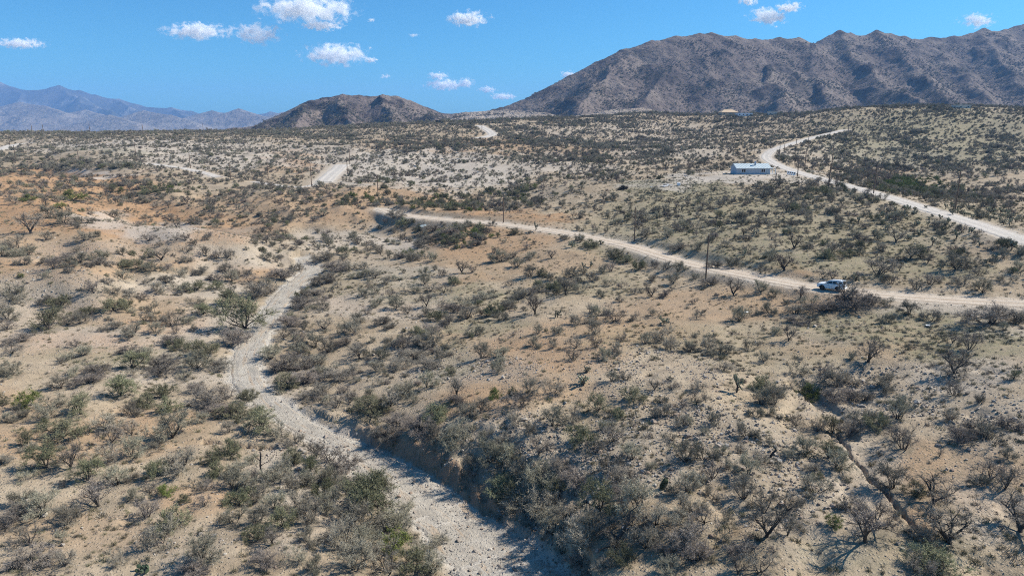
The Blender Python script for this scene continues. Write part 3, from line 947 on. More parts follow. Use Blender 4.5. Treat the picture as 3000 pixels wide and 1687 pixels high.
def shrub_geo(seed, stems=5, height=2.0, tilt=(18, 62), l2=4, l3=4, twigs=17, twig_len=0.42, leaves=700, leaf=0.055, stem_r=0.055, droop=0.0, dense=1.0, trunk=0.0):
    """Branching bush: limbs in one Geo, fine twigs and leaflets in the other. Returns (limbs, crown, width)."""
    r = np.random.default_rng(seed)
    A, B = Geo(), Geo()
    tips = []

    def grow(p, d, L, n, bend, up):
        pts = [p]
        for i in range(n):
            d = unit(d + r.normal(0, bend, 3) + np.array([0, 0, up]))
            p = p + d * L / n
            pts.append(p)
        return np.array(pts), d

    segs = []
    base_pts = [np.array([r.normal(0, 0.10), r.normal(0, 0.10), -0.12]) for _ in range(stems)]
    if trunk:
        tp, td = grow(np.array([0, 0, -0.15]), unit(np.array([r.normal(0, .25), r.normal(0, .25), 1])), trunk, 4, 0.12, 0.05)
        A.tube(tp, np.linspace(stem_r * 1.7, stem_r * 1.25, len(tp)), 6)
        base_pts = [tp[-1 - (i % 2)] + r.normal(0, 0.01, 3) for i in range(stems)]
    az0 = r.uniform(0, 6.28)
    for i in range(stems):
        az = az0 + i * 6.283 / stems + r.normal(0, 0.35)
        ti = R(r.uniform(*tilt)) * (0.35 if i == 0 and stems > 3 else 1)
        d = np.array([math.cos(az) * math.sin(ti), math.sin(az) * math.sin(ti), math.cos(ti)])
        L = height * r.uniform(0.55, 0.78)
        p1, d1 = grow(base_pts[i], d, L, 5, 0.16, 0.03)
        A.tube(p1, np.linspace(stem_r, stem_r * 0.38, 6) * r.uniform(0.75, 1.15), 5)
        for k in range(l2):
            f = r.uniform(0.35, 1.0) if k else 1.0
            q = p1[0] + 0
            s = f * 5
            i0 = min(int(s), 4)
            q = p1[i0] + (p1[i0 + 1] - p1[i0]) * (s - i0)
            dd = unit(d1 * 0.7 + r.normal(0, 0.55, 3) + np.array([0, 0, 0.15 - droop]))
            p2, d2 = grow(q, dd, height * r.uniform(0.28, 0.5), 4, 0.2, 0.04 - droop * 0.1)
            A.tube(p2, np.linspace(stem_r * 0.45, stem_r * 0.16, 5), 3)
            for m in range(l3):
                g = r.uniform(0.25, 1.0)
                s = g * 4
                i0 = min(int(s), 3)
                q2 = p2[i0] + (p2[i0 + 1] - p2[i0]) * (s - i0)
                d3 = unit(d2 * 0.6 + r.normal(0, 0.6, 3) + np.array([0, 0, 0.1 - droop]))
                p3, _ = grow(q2, d3, height * r.uniform(0.16, 0.32), 3, 0.22, 0.02 - droop * 0.1)
                A.tube(p3, np.linspace(stem_r * 0.2, stem_r * 0.07, 4), 3)
                segs.append(p3)
    segs = np.array(segs)                                    # (m, 4, 3)
    m = len(segs)
    nt = int(m * twigs * dense)
    w = r.integers(0, m, nt)
    f = r.uniform(0, 3, nt)
    i0 = np.minimum(f.astype(int), 2)
    p = segs[w, i0] + (segs[w, i0 + 1] - segs[w, i0]) * (f - i0)[:, None]
    d = segs[w, 3] - segs[w, 0]
    d /= np.linalg.norm(d, axis=1)[:, None] + 1e-9
    d = d * 0.7 + r.normal(0, 0.6, (nt, 3)) + np.array([0, 0, 0.12 - droop])
    d /= np.linalg.norm(d, axis=1)[:, None]
    L = twig_len * r.uniform(0.45, 1.15, nt)[:, None]
    side = np.cross(d, r.normal(0, 1, (nt, 3)))
    side /= np.linalg.norm(side, axis=1)[:, None] + 1e-9
    wd = 0.0105 * height / 2.0
    bend = r.normal(0, 0.09, (nt, 3)) * L
    mid = p + d * L * 0.5 + bend
    tip = p + d * L
    tip[:, 2] -= droop * 0.1
    B.tris(np.stack([p - side * wd, p + side * wd, mid], 1))
    B.tris(np.stack([mid - side * wd * 0.9, mid + side * wd * 0.9, tip], 1))
    if leaves:
        w = r.integers(0, nt, leaves)
        g = r.uniform(0.25, 1.0, leaves)[:, None]
        c = p[w] + d[w] * L[w] * g + r.normal(0, 0.02, (leaves, 3))
        a = r.normal(0, 1, (leaves, 3)); a /= np.linalg.norm(a, axis=1)[:, None]
        b = np.cross(a, r.normal(0, 1, (leaves, 3))); b /= np.linalg.norm(b, axis=1)[:, None]
        sz = leaf * r.uniform(0.6, 1.3, leaves)[:, None]
        B.tris(np.stack([c - a * sz, c + b * sz * 0.55, c + a * sz], 1))
    v = np.concatenate(B.v)
    width = 2 * np.percentile(np.hypot(v[:, 0], v[:, 1]), 93)
    return A, B, width


# forms of bush: (look words, limb material, crown material, parameters)
FORMS = []


def add_form(look, kind, bark, crown, **kw):
    A, B, w = shrub_geo(1000 + len(FORMS) * 17, **kw)
    FORMS.append(dict(look=look, kind=kind, width=w, limbs=A.mesh('branches', [bark]), crown=B.mesh('crown', [crown]),
                      whole=join_meshes('bush_form', (A, bark), (B, crown))))


add_form('twiggy grey', 'm', BARK, TWIG, stems=7, twigs=30, leaves=900)
add_form('twiggy grey', 'm', BARK, TWIG, stems=6, twigs=28, leaves=600, tilt=(25, 68))
add_form('bushy grey', 'm', BARK, TWIG, stems=8, twigs=30, leaves=1300, height=1.8, tilt=(20, 70))
add_form('bushy grey', 'm', BARK, TWIG, stems=7, l2=5, twigs=26, leaves=1100, trunk=0.3)
add_form('bare brown', 'b', BARK, TWIGB, stems=5, l2=4, l3=4, twigs=18, leaves=0, stem_r=0.065, trunk=0.35)
add_form('bare brown', 'b', BARK, TWIGB, stems=4, l2=5, l3=4, twigs=16, leaves=0, stem_r=0.075, tilt=(25, 65), trunk=0.45)
add_form('bare brown', 'b', BARK, TWIGB, stems=6, l2=4, l3=3, twigs=22, leaves=0, stem_r=0.06, tilt=(15, 60))
add_form('dense dark', 'd', BARK, TWIGB, stems=8, twigs=26, leaves=600, tilt=(20, 75), height=1.8, dense=1.15)
add_form('leafy olive', 'g', BARK, LEAF, stems=8, twigs=26, leaves=3600, leaf=0.06, tilt=(15, 70))
add_form('leafy olive', 'g', BARK, LEAF, stems=7, twigs=24, leaves=3000, leaf=0.055, trunk=0.3)
add_form('leafy olive', 'g', BARK, LEAF, stems=8, twigs=20, leaves=3000, leaf=0.06, tilt=(20, 78), height=1.8, droop=0.15)
add_form('bright green', 'y', BARK, LEAFB, stems=7, twigs=14, leaves=3800, leaf=0.065, tilt=(15, 70))
add_form('dense green', 'y', BARK, LEAFB, stems=9, twigs=16, leaves=4600, leaf=0.06, tilt=(10, 75), height=1.7)
BY_KIND = {k: [i for i, f in enumerate(FORMS) if f['kind'] == k] for k in 'mbdgy'}


def cholla_geo(seed):
    r = np.random.default_rng(seed)
    A, B = Geo(), Geo()
    h = r.uniform(0.55, 0.85)
    tp = np.array([[0, 0, -0.1], [r.normal(0, .05), r.normal(0, .05), h * 0.5], [r.normal(0, .08), r.normal(0, .08), h]])
    A.tube(tp, [0.09, 0.075, 0.06], 6)

    def spines(pts, rad, n):
        f = r.uniform(0, len(pts) - 1.001, n)
        i = f.astype(int)
        c = pts[i] + (pts[i + 1] - pts[i]) * (f - i)[:, None]
        a = r.normal(0, 1, (n, 3)); a /= np.linalg.norm(a, axis=1)[:, None]
        s = np.cross(a, r.normal(0, 1, (n, 3))); s /= np.linalg.norm(s, axis=1)[:, None]
        B.tris(np.stack([c + a * rad * 0.7 - s * 0.012, c + a * rad * 0.7 + s * 0.012, c + a * (rad + 0.06)], 1))

    def arm(p, d, lv):
        n = 3
        L = r.uniform(0.28, 0.42) * (1.0 if lv < 2 else 0.7)
        pts = [p]
        for i in range(n):
            d = unit(d + r.normal(0, 0.16, 3) + np.array([0, 0, 0.10]))
            p = p + d * L / n
            pts.append(p)
        pts = np.array(pts)
        g = A if lv == 0 else B
        rr = [0.05, 0.055, 0.055, 0.035] if lv == 0 else [0.05, 0.075, 0.075, 0.03]
        g.tube(pts, rr, 6)
        if lv:
            spines(pts, 0.07, 26)
        if lv < 2:
            for k in range(r.integers(2, 4)):
                arm(pts[-1 - (k > 1)], unit(d + r.normal(0, 0.7, 3) + np.array([0, 0, 0.15])), lv + 1)
    for k in range(r.integers(5, 8)):
        az = r.uniform(0, 6.28)
        f = r.uniform(0.45, 1.0)
        arm(tp[0] + (tp[2] - tp[0]) * f, unit(np.array([math.cos(az), math.sin(az), r.uniform(0.1, 0.9)])), 0)
    v = np.concatenate(B.v)
    return A, B, 2 * np.percentile(np.hypot(v[:, 0], v[:, 1]), 95)


CHOLLAS = []
for s in (1, 2, 3, 4):
    A, B, w = cholla_geo(300 + s)
    CHOLLAS.append(dict(width=w, limbs=A.mesh('trunk', [CHOLLA_T]), crown=B.mesh('spiny_joints', [CHOLLA_J]), whole=join_meshes('cholla_form', (A, CHOLLA_T), (B, CHOLLA_J))))


def stone_material():
    t = NT('field_stone')
    r = t.rnd()
    n = t.noise(t.n('ShaderNodeTexCoord').outputs['Object'], 3.0, 4, 0.7)
    c = t.mix(r, (0.20, 0.165, 0.135), (0.45, 0.40, 0.345))
    c = t.mix(t.math('MULTIPLY', t.ramp(t.math('FRACT', t.math('MULTIPLY', r, 9.7)), 0.7, 0.95), 0.6), c, (0.33, 0.215, 0.145))
    c = t.mix(1.0, c, t.mix(t.ramp(n, 0.3, 0.7), (0.75, 0.75, 0.75), (1.15, 1.15, 1.15)), 'MULTIPLY')
    t.l(c, t.b.inputs['Base Color'])
    t.b.inputs['Roughness'].default_value = 0.9
    t.b.inputs['Specular IOR Level'].default_value = 0.2
    return t.m


STONE = stone_material()


def stone_mesh(seed, detail):
    r = np.random.default_rng(seed)
    th = np.linspace(0, np.pi, detail + 1)
    ns = detail + 3
    vs = [[0, 0, 1.0]]
    for a in th[1:-1]:
        for j in range(ns):
            b = 2 * np.pi * (j + 0.3 * r.normal()) / ns
            vs.append([math.sin(a) * math.cos(b), math.sin(a) * math.sin(b), math.cos(a)])
    vs.append([0, 0, -1.0])
    v = np.array(vs) * r.uniform(0.72, 1.12, (len(vs), 1)) * np.array([1.0, r.uniform(0.65, 0.95), r.uniform(0.45, 0.75)])
    for _ in range(4):                                       # broken faces
        d = unit(r.normal(0, 1, 3))
        s = v @ d
        lim = 0.62 * s.max()
        v -= np.maximum(s - lim, 0)[:, None] * d * 0.9
    f3, f4 = [], []
    k = detail - 1
    for j in range(ns):
        n = (j + 1) % ns
        f3.append((0, 1 + j, 1 + n))
        f3.append((len(vs) - 1, 1 + (k - 1) * ns + n, 1 + (k - 1) * ns + j))
        for i in range(k - 1):
            f4.append((1 + i * ns + j, 1 + (i + 1) * ns + j, 1 + (i + 1) * ns + n, 1 + i * ns + n))
    return mesh_np('stone_form', v, [np.array(f3), np.array(f4)], [STONE])


STONES = [stone_mesh(70 + i, 4 if i < 5 else 6) for i in range(8)]


def tuft_mesh(seed, n, h, mat, spread):
    r = np.random.default_rng(seed)
    g = Geo()
    b = np.stack([r.normal(0, spread, n), r.normal(0, spread, n), np.full(n, -0.02)], 1)
    d = np.stack([r.normal(0, 0.55, n), r.normal(0, 0.55, n), np.ones(n)], 1)
    d /= np.linalg.norm(d, axis=1)[:, None]
    L = h * r.uniform(0.5, 1.1, n)[:, None]
    s = np.cross(d, r.normal(0, 1, (n, 3))); s /= np.linalg.norm(s, axis=1)[:, None]
    g.tris(np.stack([b - s * 0.012, b + s * 0.012, b + d * L], 1))
    return g.mesh('tuft_form', [mat])


TUFTS = [tuft_mesh(5, 60, 0.34, DRYG, 0.09), tuft_mesh(6, 46, 0.26, DRYG, 0.12), tuft_mesh(7, 70, 0.36, TWIG, 0.11), tuft_mesh(8, 60, 0.30, TWIGB, 0.13), tuft_mesh(9, 60, 0.30, LEAF, 0.12)]


def form_collection(name, meshes):
    c = bpy.data.collections.new(name)
    for i, m in enumerate(meshes):
        c.objects.link(bpy.data.objects.new('%s_%02d' % (name, i), m))
    return c


def scatter(name, pts, rot, scl, idx, coll):
    """ONE object that carries many copies of the forms in coll on its points."""
    me = bpy.data.meshes.new(name)
    me.vertices.add(len(pts))
    me.vertices.foreach_set('co', np.asarray(pts, np.float32).ravel())
    a = me.attributes.new('turn', 'FLOAT_VECTOR', 'POINT'); a.data.foreach_set('vector', np.asarray(rot, np.float32).ravel())
    a = me.attributes.new('size', 'FLOAT_VECTOR', 'POINT'); a.data.foreach_set('vector', np.asarray(scl, np.float32).ravel())
    a = me.attributes.new('form', 'INT', 'POINT'); a.data.foreach_set('value', np.asarray(idx, np.int32))
    o = link(name, me)
    ng = bpy.data.node_groups.new(name, 'GeometryNodeTree')
    ng.interface.new_socket('Geometry', in_out='INPUT', socket_type='NodeSocketGeometry')
    ng.interface.new_socket('Geometry', in_out='OUTPUT', socket_type='NodeSocketGeometry')
    N = ng.nodes
    i_, o_ = N.new('NodeGroupInput'), N.new('NodeGroupOutput')
    ci = N.new('GeometryNodeCollectionInfo')
    ci.inputs['Collection'].default_value = coll
    ci.inputs['Separate Children'].default_value = True
    ci.inputs['Reset Children'].default_value = True
    ip = N.new('GeometryNodeInstanceOnPoints')
    ip.inputs['Pick Instance'].default_value = True

    def na(nm, ty):
        n = N.new('GeometryNodeInputNamedAttribute')
        n.data_type = ty
        n.inputs['Name'].default_value = nm
        return next(s for s in n.outputs if s.enabled and s.name == 'Attribute')
    L = ng.links.new
    L(i_.outputs[0], ip.inputs['Points'])
    L(ci.outputs[0], ip.inputs['Instance'])
    L(na('form', 'INT'), ip.inputs['Instance Index'])
    L(na('turn', 'FLOAT_VECTOR'), ip.inputs['Rotation'])
    L(na('size', 'FLOAT_VECTOR'), ip.inputs['Scale'])
    L(ip.outputs[0], o_.inputs[0])
    md = o.modifiers.new('copies', 'NODES')
    md.node_group = ng
    return tag(o, kind='stuff')
# ================================================================== PLANTING
# Bushes surveyed on six views of the photograph (1000 x 600 photo pixels shown 2.415 times larger): view origin, then base x, base y, width, kind
#   m twiggy grey, b bare, d dense dark, g olive, y bright or dense green
VIEWS = {
 (0, 1087): """60 40 120 m,640 82 175 d,860 170 200 g,1040 250 150 g,1150 180 160 g,1200 285 140 g,190 250 150 y,375 255 170 m,430 122 110 m,20 230 90 g,40 360 80 m,140 345 110 m,320 342 110 m,450 462 250 g,570 305 170 g,
 750 412 180 m,940 305 130 m,930 452 140 b,790 512 160 b,1220 472 260 m,1110 545 120 m,1390 150 130 d,1480 235 300 d,1570 310 230 d,1690 330 250 g,1850 425 260 g,1970 462 170 m,2090 515 130 m,1620 432 90 m,190 520 100 g,210 562 90 m,330 682 210 g,495 692 150 b,
 760 642 160 m,940 602 160 m,1280 702 220 m,1100 745 150 g,1500 645 120 g,1540 745 130 g,1610 600 160 g,20 655 110 d,170 772 100 m,620 772 160 g,830 802 150 m,920 772 90 m,1390 832 130 m,1450 952 130 b,1060 862 80 b,960 912 120 m,1170 870 130 y,700 952 200 b,
 300 1005 190 m,100 1065 230 d,480 1082 160 m,150 925 120 m,1040 1030 150 b,1230 1115 200 g,1130 1225 230 m,1660 1072 190 m,1440 1335 230 m,1360 1420 170 d,1830 1192 170 g,1930 1222 130 b,210 1225 200 b,210 1372 240 d,455 1372 130 b,2110 1335 130 m,2230 1402 150 m,1870 1392 190 d,
 1690 735 140 m,1650 820 160 m,1760 860 150 m,1700 950 180 g,1850 900 170 m,1900 800 160 m,2000 760 160 m,2100 830 170 m,2230 800 180 m,2330 760 150 m,2200 700 150 g,2050 650 150 g,2120 990 180 m,1960 990 170 m,2010 1090 180 g,2200 1080 190 m,2330 980 170 m,2300 880 160 g,2360 1180 190 m,2180 1210 160 m,
 2330 640 170 b,2240 610 130 b,2400 700 160 d,1780 640 110 m,1820 1080 150 m,2380 60 200 d,2250 180 240 d,2000 120 190 g,2150 90 230 d,1750 210 150 g,2380 260 130 b,1300 60 120 m,520 30 90 m""",
 (1000, 1087): """60 232 130 b,190 305 300 g,450 172 220 m,610 112 140 m,820 182 130 b,1080 185 115 y,1220 262 170 b,1290 242 130 b,910 332 130 m,860 290 100 m,990 282 110 m,510 212 110 m,660 352 190 g,1500 155 170 m,1910 72 90 m,2000 62 90 m,2070 205 170 g,2215 132 90 b,1820 285 150 g,1950 322 100 g,
 1640 352 130 m,1220 372 150 m,1330 445 110 m,1700 502 220 g,1860 402 100 m,1930 492 150 b,1800 582 160 b,1400 592 200 b,1130 535 140 b,1030 462 110 m,830 485 200 m,2060 622 150 m,2320 492 110 m,2270 225 90 m,2290 322 120 m,2210 332 90 m,2190 692 100 m,2400 390 110 m,560 440 260 d,400 390 250 d,300 480 200 d,
 780 560 190 m,690 480 180 m,950 700 230 m,1050 650 220 m,1250 700 250 m,1400 800 260 m,1120 860 240 g,1180 920 200 g,1340 1040 380 m,1450 990 250 m,1660 810 250 d,1830 990 260 g,1600 1040 240 m,1970 800 250 d,2100 1000 250 m,2220 1090 220 m,1690 1240 260 m,1690 1395 230 d,1500 1150 220 m,2050 1100 200 b,
 200 960 430 g,420 1060 270 m,90 1110 320 m,370 1270 220 y,620 1270 250 m,330 1420 240 b,90 1400 270 m,520 1400 250 g,650 1420 180 m,50 695 175 b,190 805 190 m,2290 1300 150 d,2150 1250 200 m,2310 1430 160 m,1990 1360 190 g,1900 1180 230 m,1760 1120 190 m,30 860 260 m,250 860 240 g,300 1130 280 m,440 1190 210 m,180 1290 260 m,20 1260 230 m,
 1990 930 200 d,1900 700 170 m,1540 690 170 d,1500 870 200 g,2360 860 140 m,2390 1080 200 m,1560 1290 130 m,1850 1400 140 m""",
 (2000, 1087): """100 232 170 b,560 132 160 g,550 232 130 m,650 232 150 m,520 322 110 m,650 325 110 m,800 392 100 b,950 422 110 b,820 132 110 m,900 185 160 y,1000 72 130 b,1080 115 160 m,1180 92 130 m,1430 122 200 m,1060 205 150 d,1290 205 130 d,1270 362 160 m,1380 402 170 g,1520 335 170 m,1920 52 130 b,1920 172 110 b,1560 552 170 b,1950 492 180 d,2130 485 200 m,
 1815 602 50 b,2170 775 180 b,2260 772 120 b,2100 805 110 m,2280 835 130 b,1480 825 210 m,1650 862 140 g,1770 942 250 b,1890 1215 280 b,1630 1155 110 d,1720 1232 130 m,2390 1135 250 b,1660 1425 200 b,1800 1445 280 g,1060 1102 115 y,1370 1125 240 b,1290 1205 250 b,1180 982 170 d,930 862 200 m,920 702 100 d,1030 612 170 g,1090 682 160 m,760 602 130 m,870 585 150 m,
 660 682 100 m,600 512 110 m,450 462 140 m,410 582 80 m,150 455 100 m,220 372 110 m,30 372 110 m,150 622 180 m,210 755 140 b,460 742 170 m,540 655 110 m,430 902 170 m,570 992 180 b,740 992 210 b,150 1082 200 b,310 1092 130 m,30 852 170 m,590 1172 230 b,740 1162 120 b,290 1192 100 m,430 1292 190 d,50 1200 250 d,100 1335 230 d,540 1422 200 b,390 1432 130 b,
 1060 435 130 g,280 592 100 m,60 990 190 m,200 900 130 m,340 700 110 m,20 640 150 m,110 130 90 m,700 170 120 m,1180 190 130 d,2300 620 90 m,1900 350 90 m,2290 400 150 d,2050 420 140 d""",
 (0, 500): """220 445 155 b,110 545 175 m,180 602 140 m,90 605 100 m,170 665 90 m,20 605 90 m,110 235 90 b,200 212 85 y,500 212 165 y,430 268 75 y,350 335 110 m,450 372 140 m,590 372 120 m,600 495 100 m,1055 495 90 b,550 575 70 m,1140 635 130 b,1310 645 90 d,1330 575 80 b,1250 495 75 b,1310 495 65 b,1380 525 70 b,1460 605 75 b,1610 615 90 b,1470 492 60 b,
 1530 625 70 b,1890 635 100 m,460 635 130 d,570 655 110 m,690 668 140 d,760 675 100 d,870 685 110 g,980 695 110 g,1070 712 110 m,1190 692 80 d,1180 795 110 m,1260 742 120 m,335 752 65 m,150 755 40 y,660 862 105 b,750 795 80 d,910 885 145 d,860 765 120 m,790 872 110 m,990 905 90 d,1110 852 90 m,1150 872 50 m,1240 842 80 m,1310 862 75 m,1380 845 150 g,1430 725 115 d,1510 775 100 d,
 1540 835 110 g,1760 792 130 b,1830 885 250 d,1880 802 90 m,2000 765 200 d,2100 702 110 m,70 905 190 m,120 925 90 m,330 935 90 d,430 955 125 g,620 1015 120 g,800 992 160 g,880 972 90 g,480 1072 120 m,570 1082 90 m,340 1125 190 g,60 1055 110 m,50 1122 90 b,140 1215 155 d,90 1292 135 b,1080 1005 110 m,1030 1072 80 b,1110 1065 100 m,1210 1095 120 m,1330 1075 130 m,
 1380 945 130 m,1440 1015 150 g,1100 1145 105 m,790 1122 120 m,940 1175 145 m,1620 945 160 g,1740 1125 320 g,1660 1225 240 d,1200 1225 155 d,1270 1255 150 g,540 1245 90 b,560 1315 150 m,940 1395 175 g,910 1295 150 d,1000 1315 150 m,1160 1415 250 d,1430 1305 190 g,1400 1400 170 m,1560 1395 180 d,690 1435 150 d,70 1445 130 m,430 1365 50 m,
 2050 1095 180 d,2140 965 200 d,2280 945 85 b,2010 1185 140 b,1910 1335 170 m,2130 1225 110 b,2230 1245 135 m,2300 1130 130 b,2050 1405 250 d,2200 1385 220 m,2320 1290 120 m,2230 880 150 d,2310 800 190 d,2370 700 180 d,2300 640 160 d,1950 1420 130 d,2350 1440 150 m,1700 750 120 m,1600 720 110 m,800 330 120 m""",
 (1000, 500): """855 725 95 b,930 718 55 b,725 865 135 b,630 855 90 b,510 855 145 m,590 805 90 m,340 892 90 b,250 958 130 m,390 975 115 m,470 1015 110 b,530 932 60 b,600 962 90 b,710 968 70 b,320 802 90 m,390 775 80 m,150 885 90 m,110 1075 110 m,180 1015 70 b,300 1085 120 d,350 1115 100 d,600 1035 130 m,230 872 100 m,510 625 110 m,590 742 80 m,720 742 80 b,1200 812 75 b,
 950 1165 130 m,1370 1015 135 b,1290 992 50 m,1090 1015 150 g,1130 1055 130 m,1590 882 115 b,1500 842 135 g,1690 862 110 m,1830 892 80 m,1980 832 90 b,1890 812 100 m,1930 1065 165 b,1830 1025 130 m,1690 1085 165 m,1530 1155 120 m,1390 1155 80 m,1790 1155 120 m,1990 1205 110 m,1800 1245 95 b,1660 1255 145 b,1640 1335 115 b,1950 1285 115 m,1860 1335 110 m,1370 1245 130 m,
 990 1325 135 m,1130 1325 170 m,1110 1425 130 m,2080 1055 90 m,2280 1205 200 m,2330 1265 115 m,2150 1225 100 m,2290 892 90 d,1340 615 105 m,1490 622 80 b,1030 435 80 d,1225 455 100 g,1580 485 95 m,1670 502 85 m,1750 545 130 g,1850 725 75 m,1930 625 130 g,2020 650 120 g,1340 745 110 m,1430 745 100 g,1250 680 110 m,1200 620 110 m,1130 640 100 m,1070 650 100 m,
 1030 905 140 m,960 925 120 d,860 960 170 m,800 1000 160 d,890 1050 150 m,760 1080 150 d,680 1060 140 g,620 1150 160 d,560 1230 170 d,480 1200 110 b,440 1270 150 b,650 1230 140 m,520 1330 200 d,400 1400 200 d,620 1400 190 d,300 1330 120 m,130 1330 140 b,200 1310 110 m,80 1420 130 d,110 1290 130 b,20 1240 120 d,250 1420 130 m,720 1320 130 m,
 1400 860 110 m,1330 880 120 d,1260 910 120 m,1560 800 100 m,1480 770 110 m,1620 760 110 m,1700 740 100 m,2110 700 100 g,2220 690 70 b,2300 700 70 m,2200 780 90 m,2380 720 100 m,2350 800 100 m,2390 560 120 d,2310 470 90 m,2180 450 100 m,560 540 130 d,620 500 120 d,700 480 140 d,780 450 120 d,650 430 130 d,850 420 120 m,560 450 90 g,450 380 110 g,380 330 130 d,
 20 1150 130 m,90 1150 120 m,190 740 110 m,110 760 110 m,60 700 110 m,240 760 90 m,420 620 80 d,480 600 100 g,340 620 90 m,270 580 80 m,200 560 110 m,120 520 80 m,380 520 90 m""",
 (2000, 500): """1310 1355 185 b,2030 1265 125 b,1910 1222 60 b,750 1205 105 b,660 1155 110 m,900 1075 110 b,800 1075 155 d,270 1295 180 m,180 1265 110 m,470 1265 110 m,50 1285 90 m,290 1415 100 b,820 1435 125 m,1000 1435 125 b,1920 1435 155 b,1150 925 130 b,1200 965 260 d,1010 995 210 d,1450 955 90 m,1600 1015 110 m,1440 1075 110 m,1760 1065 125 m,2170 1085 280 d,2360 1075 170 d,
 100 1045 105 b,400 1065 130 m,610 1005 125 m,650 895 90 m,830 905 90 b,340 685 125 m,720 705 150 b,550 725 110 b,990 762 125 b,1060 772 65 b,1390 735 200 b,1750 805 125 b,1980 805 160 m,2120 865 110 m,1610 625 115 b,1510 505 115 b,1250 525 115 b,1010 625 105 g,1170 605 115 g,500 445 125 b,630 485 90 b,640 572 60 b,790 555 90 b,
 45 1275 90 m,500 1020 90 m,200 810 120 d,90 770 100 m,550 860 110 m,1330 940 120 d,880 960 120 m,230 690 110 d,1650 840 90 b,1480 800 90 b,1930 700 160 m,2080 680 90 b,2370 710 110 m,2290 790 120 m,620 640 90 m,460 580 90 b,300 540 100 m,110 560 100 m,800 1010 120 d,1200 1330 60 m,2270 1130 60 m""",
}
CHOLLA_PX = [(1710,1128),(2157,1149),(1634,930),(1945,952),(1720,1092),(1569,676),(1675,724),(1730,782),(1760,716),(2180,755),(2507,824),(2916,758),(2762,786),(2800,700),(2845,684),(2870,722),(2452,663),(2515,655),(2935,742),(2307,684),(2471,820),
 (1708,790),(2600,672),(2640,640),(2690,690),(2730,720),(2660,705),(2775,655),(2820,740),(2560,700),(2215,690),(2120,640),(2890,770),(2960,735),(2850,640),(2790,630),(2710,610)]


def at(px, py):
    return hit(px, py)


class Planting:
    def __init__(self):
        self.xyz, self.w, self.k, self.manual = [], [], [], []


_rows = []
for (ox, oy), txt in VIEWS.items():
    for it in txt.replace('\n', ' ').split(','):
        a = it.split()
        _rows.append((ox + float(a[0]) / 2.415, oy + float(a[1]) / 2.415, float(a[2]) / 2.415, a[3]))
_hp = hit([r[0] for r in _rows], [r[1] for r in _rows])
_slant = np.linalg.norm(_hp, axis=1)
B_xyz = _hp
B_w = np.array([r[2] for r in _rows]) * _slant / F_PX * 1.09
B_k = np.array([r[3] for r in _rows])

# where bushes stand thick or thin (photo x, y, radii, bushes per square metre)
_dens0 = [(0,0,0,0,0)]
THICK = [(350,560,420,60,0.12),(600,600,420,70,0.14),(900,560,260,60,0.13),(150,486,340,17,0.30),(330,462,260,10,0.10),(1310,690,130,50,0.28),(1180,660,60,30,0.2),(1350,600,330,26,0.16),(1500,560,130,30,0.15),
 (2250,620,500,80,0.12),(2700,720,420,80,0.09),(2050,690,260,40,0.07),(1850,620,220,50,0.085),(2350,560,250,26,0.11),(2750,600,260,36,0.06),
 (2560,540,200,40,0.15),(2800,560,260,36,0.15),(2750,440,420,100,0.17),(2500,420,200,60,0.15),(2600,490,160,40,0.22),(1700,425,200,22,0.26),(1560,400,120,16,0.24),(1250,430,260,14,0.24),(1700,470,260,26,0.19),(1850,450,160,50,0.16),(2000,470,160,26,0.14),(1500,440,200,26,0.08),
 (890,890,70,60,0.4),(850,960,60,60,0.38),(900,1060,90,70,0.3),(1120,1080,120,100,0.28),(1040,1190,110,60,0.25),(1250,1010,90,50,0.2),(1420,900,140,34,0.2),(1560,850,120,30,0.18),(1680,810,100,24,0.16),(1000,820,160,70,0.06),(960,740,160,40,0.10),
 (1330,1440,220,90,0.12),(1560,1420,200,110,0.14),(1750,1500,180,100,0.13),(1800,1600,200,80,0.09),(1120,1500,170,150,0.10),(850,1450,200,150,0.09),(760,1350,140,80,0.08),
 (800,700,70,40,0.16),(840,740,50,40,0.2),(340,770,260,18,0.14),(480,800,120,40,0.1),(2100,1600,200,90,0.04),(2350,1160,120,60,0.05),(2600,800,260,30,0.03)]
BARE = [(2150,995,330,60,0.10),(2700,1000,330,80,0.15),(2800,1150,260,60,0.2),(1500,820,120,30,0.2),(250,620,380,36,0.22),(430,690,300,20,0.4),(120,720,260,40,0.3),(200,1010,260,40,0.25),(1700,1080,200,60,0.4),(1350,805,120,18,0.1),(2400,1600,200,80,0.35),(2850,1500,200,150,0.3),(2000,560,200,40,0.35),(1930,545,160,14,0.1),(2060,528,140,16,0.05),(1280,1385,95,75,0.04),(1212,682,30,14,0.0),(280,508,130,9,0.1),(270,440,120,8,0.3)]


def density(x, y, z):
    px, py = project(x, y, z)
    px = px + 30 * noise(x / 15, y / 15, 201)
    py = py + 10 * noise(x / 13, y / 13, 202)
    far = sstep(210, 420, y)
    d = 0.016 * (1 - far) + far * (0.10 + 0.08 * sstep(480, 800, y))
    for cx, cy_, rx, ry, a in THICK:
        q = np.hypot((px - cx) / rx, (py - cy_) / ry)
        d = np.maximum(d, a * (1 - sstep(0.6, 1.15, q)))
    for cx, cy_, rx, ry, a in BARE:
        q = np.hypot((px - cx) / rx, (py - cy_) / ry)
        d = d * (1 - (1 - a) * (1 - sstep(0.6, 1.1, q)))
    d = d * np.clip(0.95 + 0.9 * noise(x / 26, y / 26, 203) + 0.5 * noise(x / 70, y / 70, 204), 0.12, 2.2)
    return d


def wedge(n, y0, y1, u):
    y = np.sqrt(RNG.uniform(y0 * y0, y1 * y1, n))
    return RNG.uniform(-u, u, n) * y, y


def mask_at(arr, x, y):
    fi, fj = index_of(x, y)
    return bil(arr.reshape(NR, NC), fi, fj)


